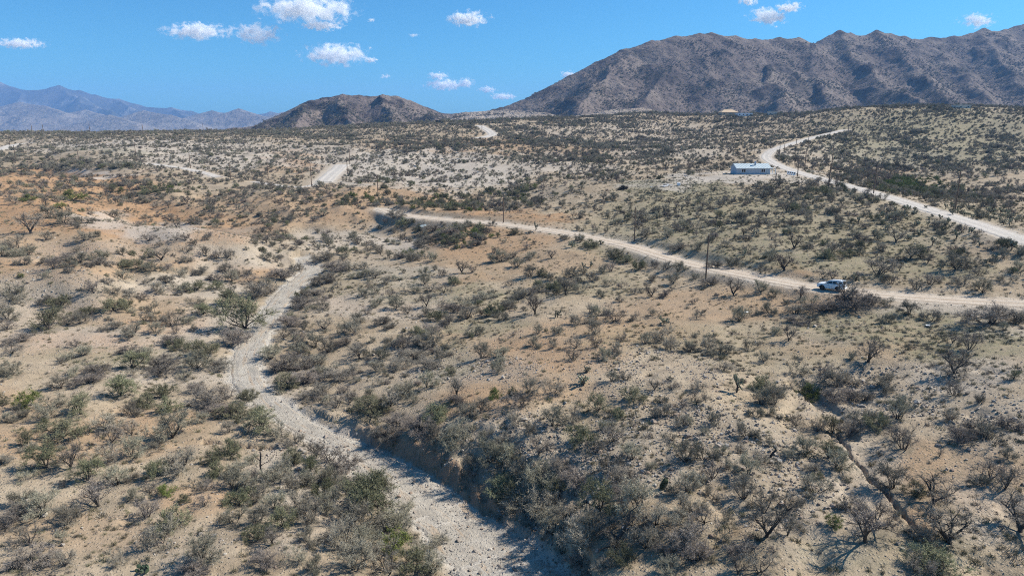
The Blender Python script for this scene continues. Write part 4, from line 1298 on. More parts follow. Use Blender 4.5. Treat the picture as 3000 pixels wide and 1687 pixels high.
def thin(x, y, cell):
    _, first = np.unique(np.stack([np.floor(x / cell), np.floor(y / cell)], 1), axis=0, return_index=True)
    return np.sort(first)


DMAX = 0.40
xs, ys = [], []
for y0, y1 in ((34, 130), (130, 300), (300, 560), (560, 1050)):
    n = int(1.04 * (y1 * y1 - y0 * y0) * DMAX)
    x, y = wedge(n, y0, y1, 1.04)
    z = ground(x, y)
    keep = RNG.uniform(0, DMAX, n) < density(x, y, z)
    keep &= mask_at(np.maximum(np.maximum(M_ROAD, M_WASH), M_PAD), x, y) < 0.08
    wd, wk = near_line(WASH, x, y)
    keep &= np.abs(wd) > WASH[wk, 2] + 0.9
    xs.append(x[keep]); ys.append(y[keep])
x, y = np.concatenate(xs), np.concatenate(ys)
k = thin(x, y, 1.5)
x, y = x[k], y[k]
# keep clear of the surveyed bushes
_cell = set()
for (bx, by, _), w in zip(B_xyz, B_w):
    if not np.isnan(bx):
        r = max(1, int(round(w * 0.33)))
        for i in range(-r, r + 1):
            for j in range(-r, r + 1):
                _cell.add((int(round(bx)) + i, int(round(by)) + j))
ok = np.array([(int(round(a)), int(round(b))) not in _cell for a, b in zip(x, y)])
x, y = x[ok], y[ok]
z = ground(x, y)
n = len(x)
w = np.clip(np.exp(RNG.normal(math.log(1.7), 0.44, n)), 0.6, 4.0)
w = w * np.where(y < 130, 0.85, 1.0) * (1 - 0.12 * sstep(300, 420, y))
w = np.where((y > 330) & (density(x, y, z) > 0.2), w * 1.35, w)
px_, py_ = project(x, y, z)
kk = RNG.choice(list('mmmmbbdg'), n)
greens = np.zeros(n)
for cx, cy_, rx, ry in ((1250,600,200,50),(1150,560,130,40),(1350,690,150,50),(2700,550,200,30),(1180,640,60,40),(2640,535,60,14),(500,560,220,20),(1000,580,60,30),(1500,560,90,30)):
    greens = np.maximum(greens, 1 - sstep(0.5, 1.1, np.hypot((px_ - cx) / rx, (py_ - cy_) / ry)))
kk = np.where(RNG.uniform(0, 1, n) < greens * 0.6, 'g', kk)
kk = np.where(RNG.uniform(0, 1, n) < greens * 0.12, 'y', kk)
kk = np.where((np.hypot((px_ - 2680) / 90, (py_ - 540) / 16) < 1) & (RNG.uniform(0, 1, n) < 0.8), 'y', kk)
kk = np.where((y > 380) & (kk == 'b'), 'm', kk)
P_xyz = np.concatenate([B_xyz, np.stack([x, y, z], 1)])
P_w = np.concatenate([B_w, w])
P_k = np.concatenate([B_k, kk])
P_man = np.arange(len(P_w)) < len(B_w)
good = ~np.isnan(P_xyz[:, 0])
P_xyz, P_w, P_k, P_man = P_xyz[good], P_w[good], P_k[good], P_man[good]
P_form = np.array([BY_KIND[c][RNG.integers(len(BY_KIND[c]))] for c in P_k])
P_rot = RNG.uniform(0, 2 * np.pi, len(P_w))
P_zs = RNG.uniform(0.85, 1.2, len(P_w)) * np.where(P_k == 'd', 0.72, 1.0) * np.where(P_man & (P_w > 4), 0.75, 1.0)

# dead leaves and twigs gather on the soil under each bush
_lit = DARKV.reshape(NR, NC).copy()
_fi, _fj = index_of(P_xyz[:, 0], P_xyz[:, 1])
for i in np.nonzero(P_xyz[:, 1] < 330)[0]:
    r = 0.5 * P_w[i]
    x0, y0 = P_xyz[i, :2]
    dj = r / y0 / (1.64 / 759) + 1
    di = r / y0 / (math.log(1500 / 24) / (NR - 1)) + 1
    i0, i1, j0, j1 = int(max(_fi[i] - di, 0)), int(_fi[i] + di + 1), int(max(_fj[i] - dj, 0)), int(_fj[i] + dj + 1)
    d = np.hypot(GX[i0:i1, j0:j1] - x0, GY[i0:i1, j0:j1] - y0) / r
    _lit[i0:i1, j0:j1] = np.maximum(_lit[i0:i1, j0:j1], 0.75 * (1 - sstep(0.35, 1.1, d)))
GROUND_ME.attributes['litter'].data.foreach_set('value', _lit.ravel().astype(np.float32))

# which of them show largest
_HOR = np.maximum.accumulate(GZ / _yr[:, None], axis=0)


def in_view(p, rise):
    fi, fj = index_of(p[:, 0], p[:, 1])
    hor = bil(_HOR, np.maximum(fi - 1.5, 0), fj)
    px, py = project(p[:, 0], p[:, 1], p[:, 2])
    return (px > 12) & (px < W_PX - 12) & (py > 5) & (py < H_PX - 2) & ((p[:, 2] + rise) / p[:, 1] > hor)


P_px, P_py = project(P_xyz[:, 0], P_xyz[:, 1], P_xyz[:, 2])
P_size = P_w * F_PX / np.linalg.norm(P_xyz, axis=1)
P_vis = in_view(P_xyz, 0.35 * P_w)
score = np.where(P_vis, P_size, 0)
is_green = np.isin(P_k, ['g', 'y'])


def top(mask, n):
    i = np.nonzero(mask & (score > 0))[0]
    return i[np.argsort(-score[i])[:n]]


SINGLE_M = top(~is_green, 298)
SINGLE_G = top(is_green, 150)
rest = np.ones(len(P_w), bool)
rest[SINGLE_M] = False
rest[SINGLE_G] = False

# ------------------------------------------------------------------ labels: told apart by the nearest thing one can find
LAND = [('the white car on the road', 2435, 838), ('the culvert pipe', 1230, 665), ('the shaded cut bank', 1240, 1370), ('the leaning barrel cactus', 1946, 1412),
 ('the sharpest bend of the dry wash', 720, 1010), ('the straight eroded gully', 2610, 1450), ('the pole nearest the car', 2067, 815), ('the pole above the road bend', 1858, 700),
 ('the prickly pear clump', 420, 1668), ('the two boulders in the wash', 1462, 1638), ('the crooked dead tree', 1815, 1590), ('the black crack in the sand', 670, 1313),
 ('the upper wash end', 905, 775), ('the orange bank of the hill', 380, 655), ('the bare orange sand flat', 160, 1020), ('the pale house', 2205, 500), ('the lone cactus', 1710, 1122),
 ('the flat white scrap', 2722, 954), ('the lone boulder', 2158, 1190), ('the far end of the gully', 2745, 1640), ('the dark brush pile', 1827, 549),
 ('the bare clearing', 1340, 805), ('the eroded gully head', 2480, 1285), ('the fork of the side wash', 560, 840), ('the short leaning dead stump', 2262, 1330),
        ('the rightmost pole', 2797, 600), ('the cholla flat pole', 2559, 560), ('the big dark roadside bush', 2885, 940), ('the white bins', 2318, 508)]
_ONES = 'closest,second closest,third closest,fourth closest,fifth closest,sixth closest,seventh closest,eighth closest,ninth closest,tenth closest,eleventh closest,twelfth closest,thirteenth closest,fourteenth closest,fifteenth closest'.split(',')


ORD = _ONES + [w + ' closest' for w in ('sixteenth', 'seventeenth', 'eighteenth', 'nineteenth', 'twentieth')] + [t + ' ' + o.replace(' closest', '') + ' closest' if o != 'closest' else t + ' first closest' for t in ('twenty', 'thirty', 'forty', 'fifty', 'sixty', 'seventy') for o in _ONES[:9]]


def sectors(px, py):
    """(landmark, direction word, rank) for each item: rank among all the items given in the same sector of the same landmark."""
    lx, ly = np.array([l[1] for l in LAND]), np.array([l[2] for l in LAND])
    d = np.hypot(np.asarray(px)[:, None] - lx, (np.asarray(py)[:, None] - ly) * 1.3)
    k = d.argmin(1)
    dx, dy = px - lx[k], (py - ly[k]) * 1.3
    s = np.where(np.abs(dx) > np.abs(dy), np.where(dx < 0, 0, 1), np.where(dy < 0, 2, 3))
    rank = np.zeros(len(k), int)
    for key in set(zip(k, s)):
        i = np.nonzero((k == key[0]) & (s == key[1]))[0]
        rank[i[np.argsort(d[i, key[0]])]] = np.arange(len(i))
    return [(LAND[a][0], ('left of', 'right of', 'above', 'below')[b], ORD[min(c, len(ORD) - 1)]) for a, b, c in zip(k, s, rank)]


def plant(name, form, xyz, width, rot, zs, label, cat, group, tilt=0.06, whole=False, names=('branches', 'crown')):
    s = width / form['width']
    if whole:
        root = bpy.data.objects.new(name, form['whole'])
    else:
        root = bpy.data.objects.new(name, None)
        root.empty_display_size = 0.3
    COL.objects.link(root)
    root.location = xyz
    root.rotation_euler = (random.uniform(-tilt, tilt), random.uniform(-tilt, tilt), rot)
    root.scale = (s, s, s * zs)
    tag(root, label, cat, group)
    if not whole:
        for nm, me in zip(names, (form['limbs'], form['crown'])):
            c = bpy.data.objects.new(nm, me)
            COL.objects.link(c)
            c.parent = root
    return root


def size_word(w):
    return 'small' if w < 1.6 else ('large' if w > 2.7 else 'medium')


for sel, nm, cat, grp in ((SINGLE_M, 'mesquite_shrub', 'bush', 'grey mesquite bushes over the desert slopes'), (SINGLE_G, 'leafy_shrub', 'bush', 'green leafy bushes over the desert slopes')):
    for i, (lm, dr, od) in zip(sel, sectors(P_px[sel], P_py[sel])):
        f = FORMS[P_form[i]]
        noun = 'mesquite bush' if nm == 'mesquite_shrub' else 'leafy bush'
        lab = '%s %s %s, %s %s %s' % (size_word(P_w[i]), f['look'].replace('leafy ', ''), noun, od, dr, lm)
        plant(nm, f, P_xyz[i] - np.array([0, 0, 0.03]), P_w[i], P_rot[i], P_zs[i], lab, cat, grp)

BUSHC = form_collection('bush_form', [f['whole'] for f in FORMS])
fw = np.array([f['width'] for f in FORMS])
s = P_w[rest] / fw[P_form[rest]]
scatter('shrubbery', P_xyz[rest] - np.array([0, 0, 0.05]), np.stack([np.zeros(rest.sum()), np.zeros(rest.sum()), P_rot[rest]], 1), np.stack([s, s, s * P_zs[rest]], 1), P_form[rest], BUSHC)

# scrub on the mountain slopes, a bush for every few pixels
mx, mw = [], []
for nm, cnt in (('mountain_range', 66000), ('rocky_butte', 13000), ('low_hill', 9000)):
    x, y, z, h = SLOPES[nm]
    u, s = x / y, z / y
    ok = np.nonzero((np.abs(u) < 1.05) & (h > 2))[0]
    pr = np.clip(0.55 + 1.3 * noise(x[ok] / 90, y[ok] / 90, 401) + 0.7 * noise(x[ok] / 30, y[ok] / 30, 402), 0.08, 2)
    pick = ok[RNG.choice(len(ok), cnt, p=pr / pr.sum())]
    mx.append(np.stack([x[pick], y[pick], z[pick]], 1) + np.concatenate([RNG.normal(0, 2.0, (cnt, 2)), np.full((cnt, 1), -0.3)], 1))
    mw.append(np.clip(np.exp(RNG.normal(math.log(2.7), 0.4, cnt)), 1.2, 6))
mx, mw = np.concatenate(mx), np.concatenate(mw)
mf = RNG.choice([0, 2, 3, 7, 8], len(mw))
ms = mw / fw[mf]
scatter('mountain_shrubbery', mx, np.stack([np.zeros(len(mw)), np.zeros(len(mw)), RNG.uniform(0, 6.28, len(mw))], 1), np.repeat(ms[:, None], 3, 1), mf, BUSHC)

# ------------------------------------------------------------------ cholla
ch = hit([c[0] for c in CHOLLA_PX], [c[1] for c in CHOLLA_PX])
cw = RNG.uniform(1.1, 1.9, len(ch))
xs, ys = wedge(6000, 120, 260, 0.8)
zz = ground(xs, ys)
qx, qy = project(xs, ys, zz)
m = (np.hypot((qx - 2780) / 230, (qy - 640) / 34) < 1) & (mask_at(M_ROAD, xs, ys) < 0.05)
i = np.nonzero(m)[0]
i = i[thin(xs[i], ys[i], 2.2)][:170]
CX = np.concatenate([ch, np.stack([xs[i], ys[i], zz[i]], 1)])
CW = np.concatenate([cw, RNG.uniform(0.9, 1.5, len(i))])
v = in_view(CX, 0.8)
CX, CW = CX[v], CW[v]
cpx, cpy = project(CX[:, 0], CX[:, 1], CX[:, 2])
for q, (lm, dr, od) in enumerate(sectors(cpx, cpy)):
    small = CW[q] * F_PX / np.linalg.norm(CX[q]) < 22
    plant('cholla_cactus', CHOLLAS[q % 4], CX[q] - np.array([0, 0, 0.02]), CW[q], RNG.uniform(0, 6.28), RNG.uniform(0.9, 1.15), '%s pale headed cholla cactus, %s %s %s' % ('small' if CW[q] < 1.2 else 'branching', od, dr, lm),
          'cactus', 'cholla cacti over the desert slopes', whole=small, names=('trunk', 'spiny_joints'))

# ------------------------------------------------------------------ stones and tufts
ROCK_PX = [(1461,1659,16),(1478,1638,13),(1425,1608,6),(1530,1615,9),(2158,1190,13),(1922,1186,6),(1525,1667,7),(1870,1590,14),(1770,1635,9),(1665,1660,6),(1620,1640,8),(1100,1320,12),(1462,1497,10),(1160,1396,6),(1360,1500,5),(1300,1480,6),(1510,1630,8),(1600,1690,8),
 (845,1300,7),(1325,1345,9),(1510,1340,8),(1560,1360,8),(1640,1380,8),(1750,1425,9),(1840,1420,8),(1880,1330,6),(1890,1400,8),(1940,1345,6),(1745,1470,8),(1500,1560,7),(1440,1560,6),(700,1115,6),(860,1170,5),(920,1162,7),(955,1030,4),(2280,1360,6),(2240,1325,6),(2110,1640,9),(2120,1600,8),(2090,1615,8),(760,1010,5),(735,1120,5)]
rk = hit([r[0] for r in ROCK_PX], [r[1] for r in ROCK_PX])
rs = np.array([r[2] for r in ROCK_PX]) * np.linalg.norm(rk, axis=1) / F_PX * 0.62
x, y = wedge(640000, 34, 200, 1.04)
st, wa, ro = mask_at(STONY, x, y), mask_at(M_WASH, x, y), mask_at(M_ROAD, x, y)
near = 1 - sstep(60, 180, y) * 0.8
dn = (0.10 + 0.85 * st + 0.45 * wa) * near * (1 - 0.93 * ro) * np.clip(0.9 + 1.1 * noise(x / 6, y / 6, 301) + 0.5 * noise(x / 1.7, y / 1.7, 302), 0.05, 2)
keep = RNG.uniform(0, 1.6, len(x)) < dn
x, y, st = x[keep], y[keep], st[keep]
z = ground(x, y)
sz = np.clip(np.exp(RNG.normal(math.log(0.085), 0.5, len(x))), 0.03, 0.42) * (1 + 0.35 * st)
G_xyz, G_s = np.stack([x, y, z], 1), sz
vis = in_view(G_xyz, 0.1)
gs = np.where(vis, G_s * F_PX / np.linalg.norm(G_xyz, axis=1), 0)
big = np.argsort(-gs)[:190]
A_xyz = np.concatenate([rk, G_xyz[big]])
A_s = np.concatenate([rs, G_s[big]])
v = in_view(A_xyz, 0.2)
A_xyz, A_s = A_xyz[v], A_s[v]
apx, apy = project(A_xyz[:, 0], A_xyz[:, 1], A_xyz[:, 2])
for q, (lm, dr, od) in enumerate(sectors(apx, apy)):
    o = link('rock', STONES[q % 8], None, A_xyz[q] + np.array([0, 0, 0.22 * A_s[q]]), (random.uniform(-.3, .3), random.uniform(-.3, .3), random.uniform(0, 6.28)))
    o.scale = (A_s[q],) * 3
    tag(o, '%s rough stone, %s %s %s' % ('large' if A_s[q] > 0.33 else 'small', od, dr, lm), 'rock', 'stones lying on the desert floor')
rs_ = np.ones(len(G_s), bool); rs_[big] = False
nr = rs_.sum()
scatter('gravel', G_xyz[rs_] + np.stack([np.zeros(nr), np.zeros(nr), 0.15 * G_s[rs_]], 1), RNG.uniform(-0.5, 0.5, (nr, 3)) * np.array([1, 1, 12]), np.repeat(G_s[rs_][:, None], 3, 1), RNG.integers(0, 5, nr), form_collection('stone_form', STONES[:5]))

x, y = wedge(410000, 34, 320, 1.04)
z = ground(x, y)
gr, bare = mask_at(GREEN, x, y), np.maximum(mask_at(M_WASH, x, y), mask_at(M_ROAD, x, y))
dn = (0.16 + 0.5 * gr) * (1 - bare) * np.clip(0.7 + 1.3 * noise(x / 9, y / 9, 311) + 0.6 * noise(x / 2.3, y / 2.3, 312), 0.03, 2) * (1 + 1.6 * (1 - sstep(50, 120, y)))
keep = RNG.uniform(0, 1.8, len(x)) < dn
x, y, z = x[keep], y[keep], z[keep]
nt = len(x)
s = np.exp(RNG.normal(0, 0.35, nt)) * 1.1
scatter('dry_grass', np.stack([x, y, z], 1), np.stack([np.zeros(nt), np.zeros(nt), RNG.uniform(0, 6.28, nt)], 1), np.stack([s, s, s * RNG.uniform(0.7, 1.1, nt)], 1), RNG.choice([0, 0, 1, 1, 2, 3, 4], nt), form_collection('tuft_form', TUFTS))
print('bushes', len(P_w), 'visible', int(P_vis.sum()), 'gravel', nr, 'tufts', nt, 'cholla', len(CX))
# ================================================================== THINGS PEOPLE LEFT HERE
def empty(name, loc, rz=0.0, label=None, cat=None, group=None, rot=None):
    o = bpy.data.objects.new(name, None)
    o.empty_display_size = 0.5
    COL.objects.link(o)
    o.location = loc
    o.rotation_euler = rot if rot is not None else (0, 0, rz)
    return tag(o, label, cat, group)


def box_geo(cx, cy_, cz, sx, sy, sz):
    x, y, z = sx / 2, sy / 2, sz / 2
    v = np.array([(-x, -y, -z), (x, -y, -z), (x, y, -z), (-x, y, -z), (-x, -y, z), (x, -y, z), (x, y, z), (-x, y, z)]) + (cx, cy_, cz)
    f = [(0, 3, 2, 1), (4, 5, 6, 7), (0, 1, 5, 4), (1, 2, 6, 5), (2, 3, 7, 6), (3, 0, 4, 7)]
    return v, f


def bevel(o, w, seg=2):
    m = o.modifiers.new('edges', 'BEVEL')
    m.width = w
    m.segments = seg
    m.limit_method = 'ANGLE'
    return o


def part(name, geo_list, mat, parent, bev=0.0, smooth=False):
    g = Geo()
    for v, f in geo_list:
        g.raw(v, f)
    o = link(name, g.mesh(name, [mat], smooth), parent)
    if bev:
        bevel(o, bev)
    return o


def poly_prism(prof, name, mat, parent, bev=0.0):
    """Closed outline of (x, z, half width) rows: both side faces and the skin between them."""
    n = len(prof)
    v = [(x, w, z) for x, z, w in prof] + [(x, -w, z) for x, z, w in prof]
    me = bpy.data.meshes.new(name)
    faces = [tuple(range(n)), tuple(range(2 * n - 1, n - 1, -1))] + [(i, n + i, n + (i + 1) % n, (i + 1) % n) for i in range(n)]
    me.from_pydata(v, [], faces)
    import bmesh
    bm = bmesh.new(); bm.from_mesh(me)
    bmesh.ops.recalc_face_normals(bm, faces=bm.faces)
    bm.to_mesh(me); bm.free()
    me.materials.append(mat)
    o = link(name, me, parent)
    if bev:
        bevel(o, bev, 3)
    return o


def lathe(prof, n, axis='y'):
    """(radius, along) rows spun round an axis."""
    th = np.linspace(0, 2 * np.pi, n, endpoint=False)
    v, f = [], []
    for r, a in prof:
        for t in th:
            v.append((r * math.cos(t), a, r * math.sin(t)) if axis == 'y' else (r * math.cos(t), r * math.sin(t), a))
    k = len(prof)
    for i in range(k - 1):
        for j in range(n):
            f.append((i * n + j, i * n + (j + 1) % n, (i + 1) * n + (j + 1) % n, (i + 1) * n + j))
    return np.array(v), f


PAINT = plain('white_car_paint', (0.80, 0.81, 0.82), 0.22, var=0.02, spec=0.5)
GLASS = plain('dark_tinted_glass', (0.008, 0.010, 0.014), 0.08, spec=0.6)
RUBBER = plain('tyre_rubber', (0.018, 0.018, 0.018), 0.85, var=0.2)
BLACKP = plain('black_trim', (0.02, 0.02, 0.021), 0.5)
ALLOY = plain('dark_alloy', (0.05, 0.05, 0.055), 0.4, 0.6)
LAMPC = plain('lamp_glass', (0.12, 0.13, 0.15), 0.12, spec=0.6)
LAMPR = plain('red_lamp_glass', (0.22, 0.012, 0.012), 0.2, spec=0.5)
WALLB = plain('pale_blue_wall', (0.40, 0.445, 0.50), 0.8, var=0.04)
ROOFM = plain('pale_metal_roof', (0.50, 0.56, 0.575), 0.55, 0.0, var=0.06, scale=1.2)
WHITEW = plain('white_trim', (0.78, 0.79, 0.80), 0.6)
DOORM = plain('grey_door', (0.36, 0.42, 0.45), 0.5)
POLEW = plain('pole_timber', (0.15, 0.10, 0.07), 0.9, var=0.3, scale=1.5)
PORC = plain('insulator_glaze', (0.25, 0.25, 0.26), 0.3)
ZINC = plain('galvanised_steel', (0.22, 0.27, 0.30), 0.6, 0.2, var=0.2, scale=3)
TANW = plain('tan_stucco', (0.50, 0.38, 0.26), 0.85, var=0.05)
CLAYR = plain('tan_roof', (0.52, 0.38, 0.25), 0.85, var=0.1)
CREAM = plain('cream_stucco', (0.62, 0.55, 0.46), 0.85, var=0.05)
CONC = plain('broken_concrete', (0.45, 0.44, 0.43), 0.9, var=0.2, scale=2)
PLASTIC = plain('white_plastic', (0.80, 0.82, 0.84), 0.4, var=0.03)
SKIN_C = plain('barrel_cactus_skin', (0.045, 0.062, 0.028), 0.7, var=0.25, scale=9)
PAD_C = plain('prickly_pear_skin', (0.055, 0.08, 0.045), 0.6, var=0.3, scale=4)

# ------------------------------------------------------------------ the white car
ln = ROADS['lower'][0]
cpt = hit([2433], [851])[0]
k = np.hypot(ln[:, 0] - cpt[0], ln[:, 1] - cpt[1]).argmin()
tang = ln[k + 3, :2] - ln[k - 3, :2]
tang = tang / np.linalg.norm(tang)
if tang[0] > 0:
    tang = -tang
nrm = np.array([-tang[1], tang[0]])
side = nrm if nrm[1] < 0 else -nrm
cxy = ln[k, :2] + side * 0.7
rz = math.atan2(tang[1], tang[0])
zf = float(ground([cxy[0] + tang[0] * 1.4], [cxy[1] + tang[1] * 1.4])[0])
zr = float(ground([cxy[0] - tang[0] * 1.4], [cxy[1] - tang[1] * 1.4])[0])
car = empty('parked_car', (cxy[0], cxy[1], (zf + zr) / 2 + 0.10), label='white off road car with dark windows standing on the tan dirt road', cat='car',
            rot=(0, -math.atan2(zf - zr, 2.8), rz))
car.scale = (0.97, 1.0, 1.09)
low = [(2.36, 0.52, 0.80), (2.40, 0.78, 0.84), (2.34, 0.98, 0.86), (2.18, 1.08, 0.86), (1.55, 1.15, 0.90), (0.98, 1.19, 0.93), (-0.5, 1.20, 0.95), (-2.2, 1.20, 0.93), (-2.36, 1.12, 0.90), (-2.40, 0.80, 0.88), (-2.34, 0.46, 0.84),
       (-1.88, 0.44, 0.90), (-1.80, 0.68, 0.94), (-1.58, 0.86, 0.95), (-1.36, 0.90, 0.95), (-1.12, 0.84, 0.95), (-0.92, 0.66, 0.94), (-0.86, 0.42, 0.93),
       (0.90, 0.42, 0.93), (0.96, 0.66, 0.94), (1.18, 0.84, 0.94), (1.42, 0.90, 0.93), (1.66, 0.84, 0.92), (1.86, 0.66, 0.90), (1.92, 0.46, 0.86)]
body = poly_prism(low, 'body', PAINT, car, 0.045)
cabin = poly_prism([(1.05, 1.17, 0.86), (0.30, 1.68, 0.70), (0.0, 1.765, 0.68), (-1.2, 1.80, 0.68), (-2.05, 1.755, 0.69), (-2.33, 1.17, 0.86)], 'cabin', PAINT, car, 0.04)


def side_panel(name, pts, s, off, mat, parent):
    """flat panel lying on the sloping side of the cabin"""
    def hw(z):
        return 0.86 + (0.69 - 0.86) * (z - 1.17) / (1.76 - 1.17)
    v = [(x, s * (hw(z) + off), z) for x, z in pts] + [(x, s * (hw(z) - 0.03), z) for x, z in pts]
    n = len(pts)
    f = [tuple(range(n)), tuple(range(2 * n - 1, n - 1, -1))] + [(i, n + i, n + (i + 1) % n, (i + 1) % n) for i in range(n)]
    me = bpy.data.meshes.new(name)
    me.from_pydata(v, [], f)
    me.materials.append(mat)
    return link(name, me, parent)


for s in (1, -1):
    side_panel('window', [(0.72, 1.24), (0.22, 1.60), (-0.28, 1.64), (-0.28, 1.24)], s, 0.012, GLASS, car)
    side_panel('window', [(-0.36, 1.24), (-0.36, 1.64), (-1.12, 1.64), (-1.26, 1.24)], s, 0.012, GLASS, car)
    side_panel('window', [(-1.52, 1.28), (-1.42, 1.62), (-1.95, 1.60), (-2.12, 1.30)], s, 0.012, GLASS, car)
    part('roof_rail', [box_geo(-0.85, s * 0.60, 1.83, 1.9, 0.05, 0.05)], BLACKP, car)
    m = part('wing_mirror', [box_geo(0.78, s * 1.0, 1.27, 0.14, 0.22, 0.17)], PAINT, car, 0.03)
    part('headlight', [box_geo(2.30, s * 0.66, 0.92, 0.16, 0.34, 0.15)], LAMPC, car, 0.03)
    part('tail_light', [box_geo(-2.345, s * 0.80, 1.02, 0.12, 0.16, 0.30)], LAMPR, car, 0.02)
    part('side_step', [box_geo(0.02, s * 0.94, 0.36, 1.75, 0.14, 0.07)], BLACKP, car, 0.02)
    for dx in (0.28, -0.72):
        part('door_handle', [box_geo(dx, s * 0.955, 1.06, 0.16, 0.04, 0.045)], BLACKP, car)
    for wx in (1.42, -1.36):
        arch = []
        t = np.linspace(0.12, math.pi - 0.12, 10)
        v = []
        for a in t:
            for rr, yy in ((0.47, 0.90), (0.53, 0.90), (0.53, 0.975), (0.47, 0.975)):
                v.append((wx + rr * math.cos(a), s * yy, 0.42 + rr * math.sin(a)))
        f = [(i * 4 + j, i * 4 + (j + 1) % 4, i * 4 + 4 + (j + 1) % 4, i * 4 + 4 + j) for i in range(9) for j in range(4)]
        part('wheel_arch', [(np.array(v), f)], BLACKP, car)
        wh = link('wheel', None, car, (wx, s * 0.80, 0.395))
        v, f = lathe([(0.23, -0.13), (0.36, -0.135), (0.395, -0.10), (0.40, 0.0), (0.395, 0.10), (0.36, 0.135), (0.23, 0.13)], 24)
        part('tyre', [(v, f)], RUBBER, wh, smooth=True)
        v, f = lathe([(0.001, s * 0.07), (0.10, s * 0.09), (0.235, s * 0.11), (0.235, -s * 0.1)], 12)
        part('rim', [(v, f)], ALLOY, wh)
v = np.array([(1.005, -0.72, 1.225), (1.005, 0.72, 1.225), (0.375, 0.62, 1.655), (0.375, -0.62, 1.655)]) + (0.022, 0, 0.022)
part('windscreen', [(np.vstack([v, v - (0.03, 0, 0.03)]), [(0, 1, 2, 3), (4, 7, 6, 5), (0, 4, 5, 1), (1, 5, 6, 2), (2, 6, 7, 3), (3, 7, 4, 0)])], GLASS, car)
v = np.array([(-2.31, 0.66, 1.25), (-2.31, -0.66, 1.25), (-2.13, -0.58, 1.64), (-2.13, 0.58, 1.64)]) - (0.012, 0, 0)
part('rear_window', [(np.vstack([v, v + (0.03, 0, 0)]), [(0, 1, 2, 3), (4, 7, 6, 5), (0, 4, 5, 1), (1, 5, 6, 2), (2, 6, 7, 3), (3, 7, 4, 0)])], GLASS, car)
part('spoiler', [box_geo(-2.14, 0, 1.765, 0.34, 1.24, 0.05)], PAINT, car, 0.02)
part('grille', [box_geo(2.385, 0, 0.88, 0.06, 0.95, 0.20)], BLACKP, car, 0.02)
part('front_bumper', [box_geo(2.36, 0, 0.56, 0.16, 1.55, 0.20)], PAINT, car, 0.05)
part('rear_bumper', [box_geo(-2.40, 0, 0.56, 0.16, 1.66, 0.22)], PAINT, car, 0.05)
part('chassis', [box_geo(0, 0, 0.42, 4.0, 1.2, 0.22)], BLACKP, car)

# ------------------------------------------------------------------ the pale house on the pad
hl = hit([2160], [511])[0]
hr = hit([2256], [513])[0]
hw_ = 13.8
hd = 7.0
house = empty('house', ((hl[0] + hr[0]) / 2, (hl[1] + hr[1]) / 2 + 0.5, _pad[2] - 0.05), rz=R(2), label='pale blue house with a light metal roof on a cleared pad', cat='house')
wall_h = 2.65
rise = 1.55
v = np.array([(-hw_ / 2, 0, 0), (hw_ / 2, 0, 0), (hw_ / 2, hd, 0), (-hw_ / 2, hd, 0), (-hw_ / 2, 0, wall_h), (hw_ / 2, 0, wall_h), (hw_ / 2, hd, wall_h), (-hw_ / 2, hd, wall_h),
              (-hw_ / 2, hd / 2, wall_h + rise), (hw_ / 2, hd / 2, wall_h + rise)], float)
g = Geo()
g.raw(v, [(0, 1, 5, 4), (2, 3, 7, 6), (1, 2, 6, 5), (3, 0, 4, 7)])
g.raw(v[[4, 7, 8, 5, 6, 9]], [(0, 1, 2), (3, 5, 4)])
link('wall', g.mesh('wall', [WALLB]), house)


def slab(p, th):
    p = np.array(p, float)
    n = np.cross(p[1] - p[0], p[3] - p[0]); n /= np.linalg.norm(n)
    return np.vstack([p, p + n * th]), [(3, 2, 1, 0), (4, 5, 6, 7), (0, 1, 5, 4), (1, 2, 6, 5), (2, 3, 7, 6), (3, 0, 4, 7)]


ov = 0.45
sl_ = rise / (hd / 2)
ez = wall_h - ov * sl_ + 0.02
rz_ = wall_h + rise + 0.02
xa, xb = -hw_ / 2 - 0.35, hw_ / 2 + 0.35
roof = part('roof', [slab([(xa, -ov, ez), (xb, -ov, ez), (xb, hd / 2, rz_), (xa, hd / 2, rz_)], 0.1), slab([(xa, hd / 2, rz_ + 0.003), (xb, hd / 2, rz_ + 0.003), (xb, hd + ov, ez), (xa, hd + ov, ez)], 0.1)], ROOFM, house)
for i in range(24):
    xx = xa + 0.3 + i * (xb - xa - 0.6) / 23
    part('roof_seam', [slab([(xx - .02, -ov, ez + .085), (xx + .02, -ov, ez + .085), (xx + .02, hd / 2 - .1, rz_ + .055), (xx - .02, hd / 2 - .1, rz_ + .055)], 0.07)], ROOFM, roof)
part('chimney', [box_geo(1.3, 2.0, wall_h + 1.55, 0.55, 0.55, 1.9), box_geo(1.3, 2.0, wall_h + 2.56, 0.7, 0.7, 0.12)], WALLB, roof)
part('fascia', [box_geo(0, -ov - 0.02, ez + 0.02, xb - xa, 0.04, 0.2)], WHITEW, house)
for wx in (-4.0, 4.0):
    fr = part('window', [box_geo(wx, -0.03, 1.55, 1.7, 0.1, 1.3)], WHITEW, house)
    for dx in (-0.41, 0.41):
        part('pane', [box_geo(wx + dx, -0.085, 1.55, 0.66, 0.03, 1.12)], GLASS, fr)
part('door', [box_geo(5.85, -0.03, 1.05, 0.85, 0.08, 2.0)], DOORM, house)
porch = part('porch_roof', [slab([(hw_ / 2 + 0.36, 0.3, wall_h - 0.15), (hw_ / 2 + 2.6, 0.3, wall_h - 0.3), (hw_ / 2 + 2.6, hd - 0.5, wall_h - 0.3), (hw_ / 2 + 0.36, hd - 0.5, wall_h - 0.15)], 0.1)], ROOFM, house)
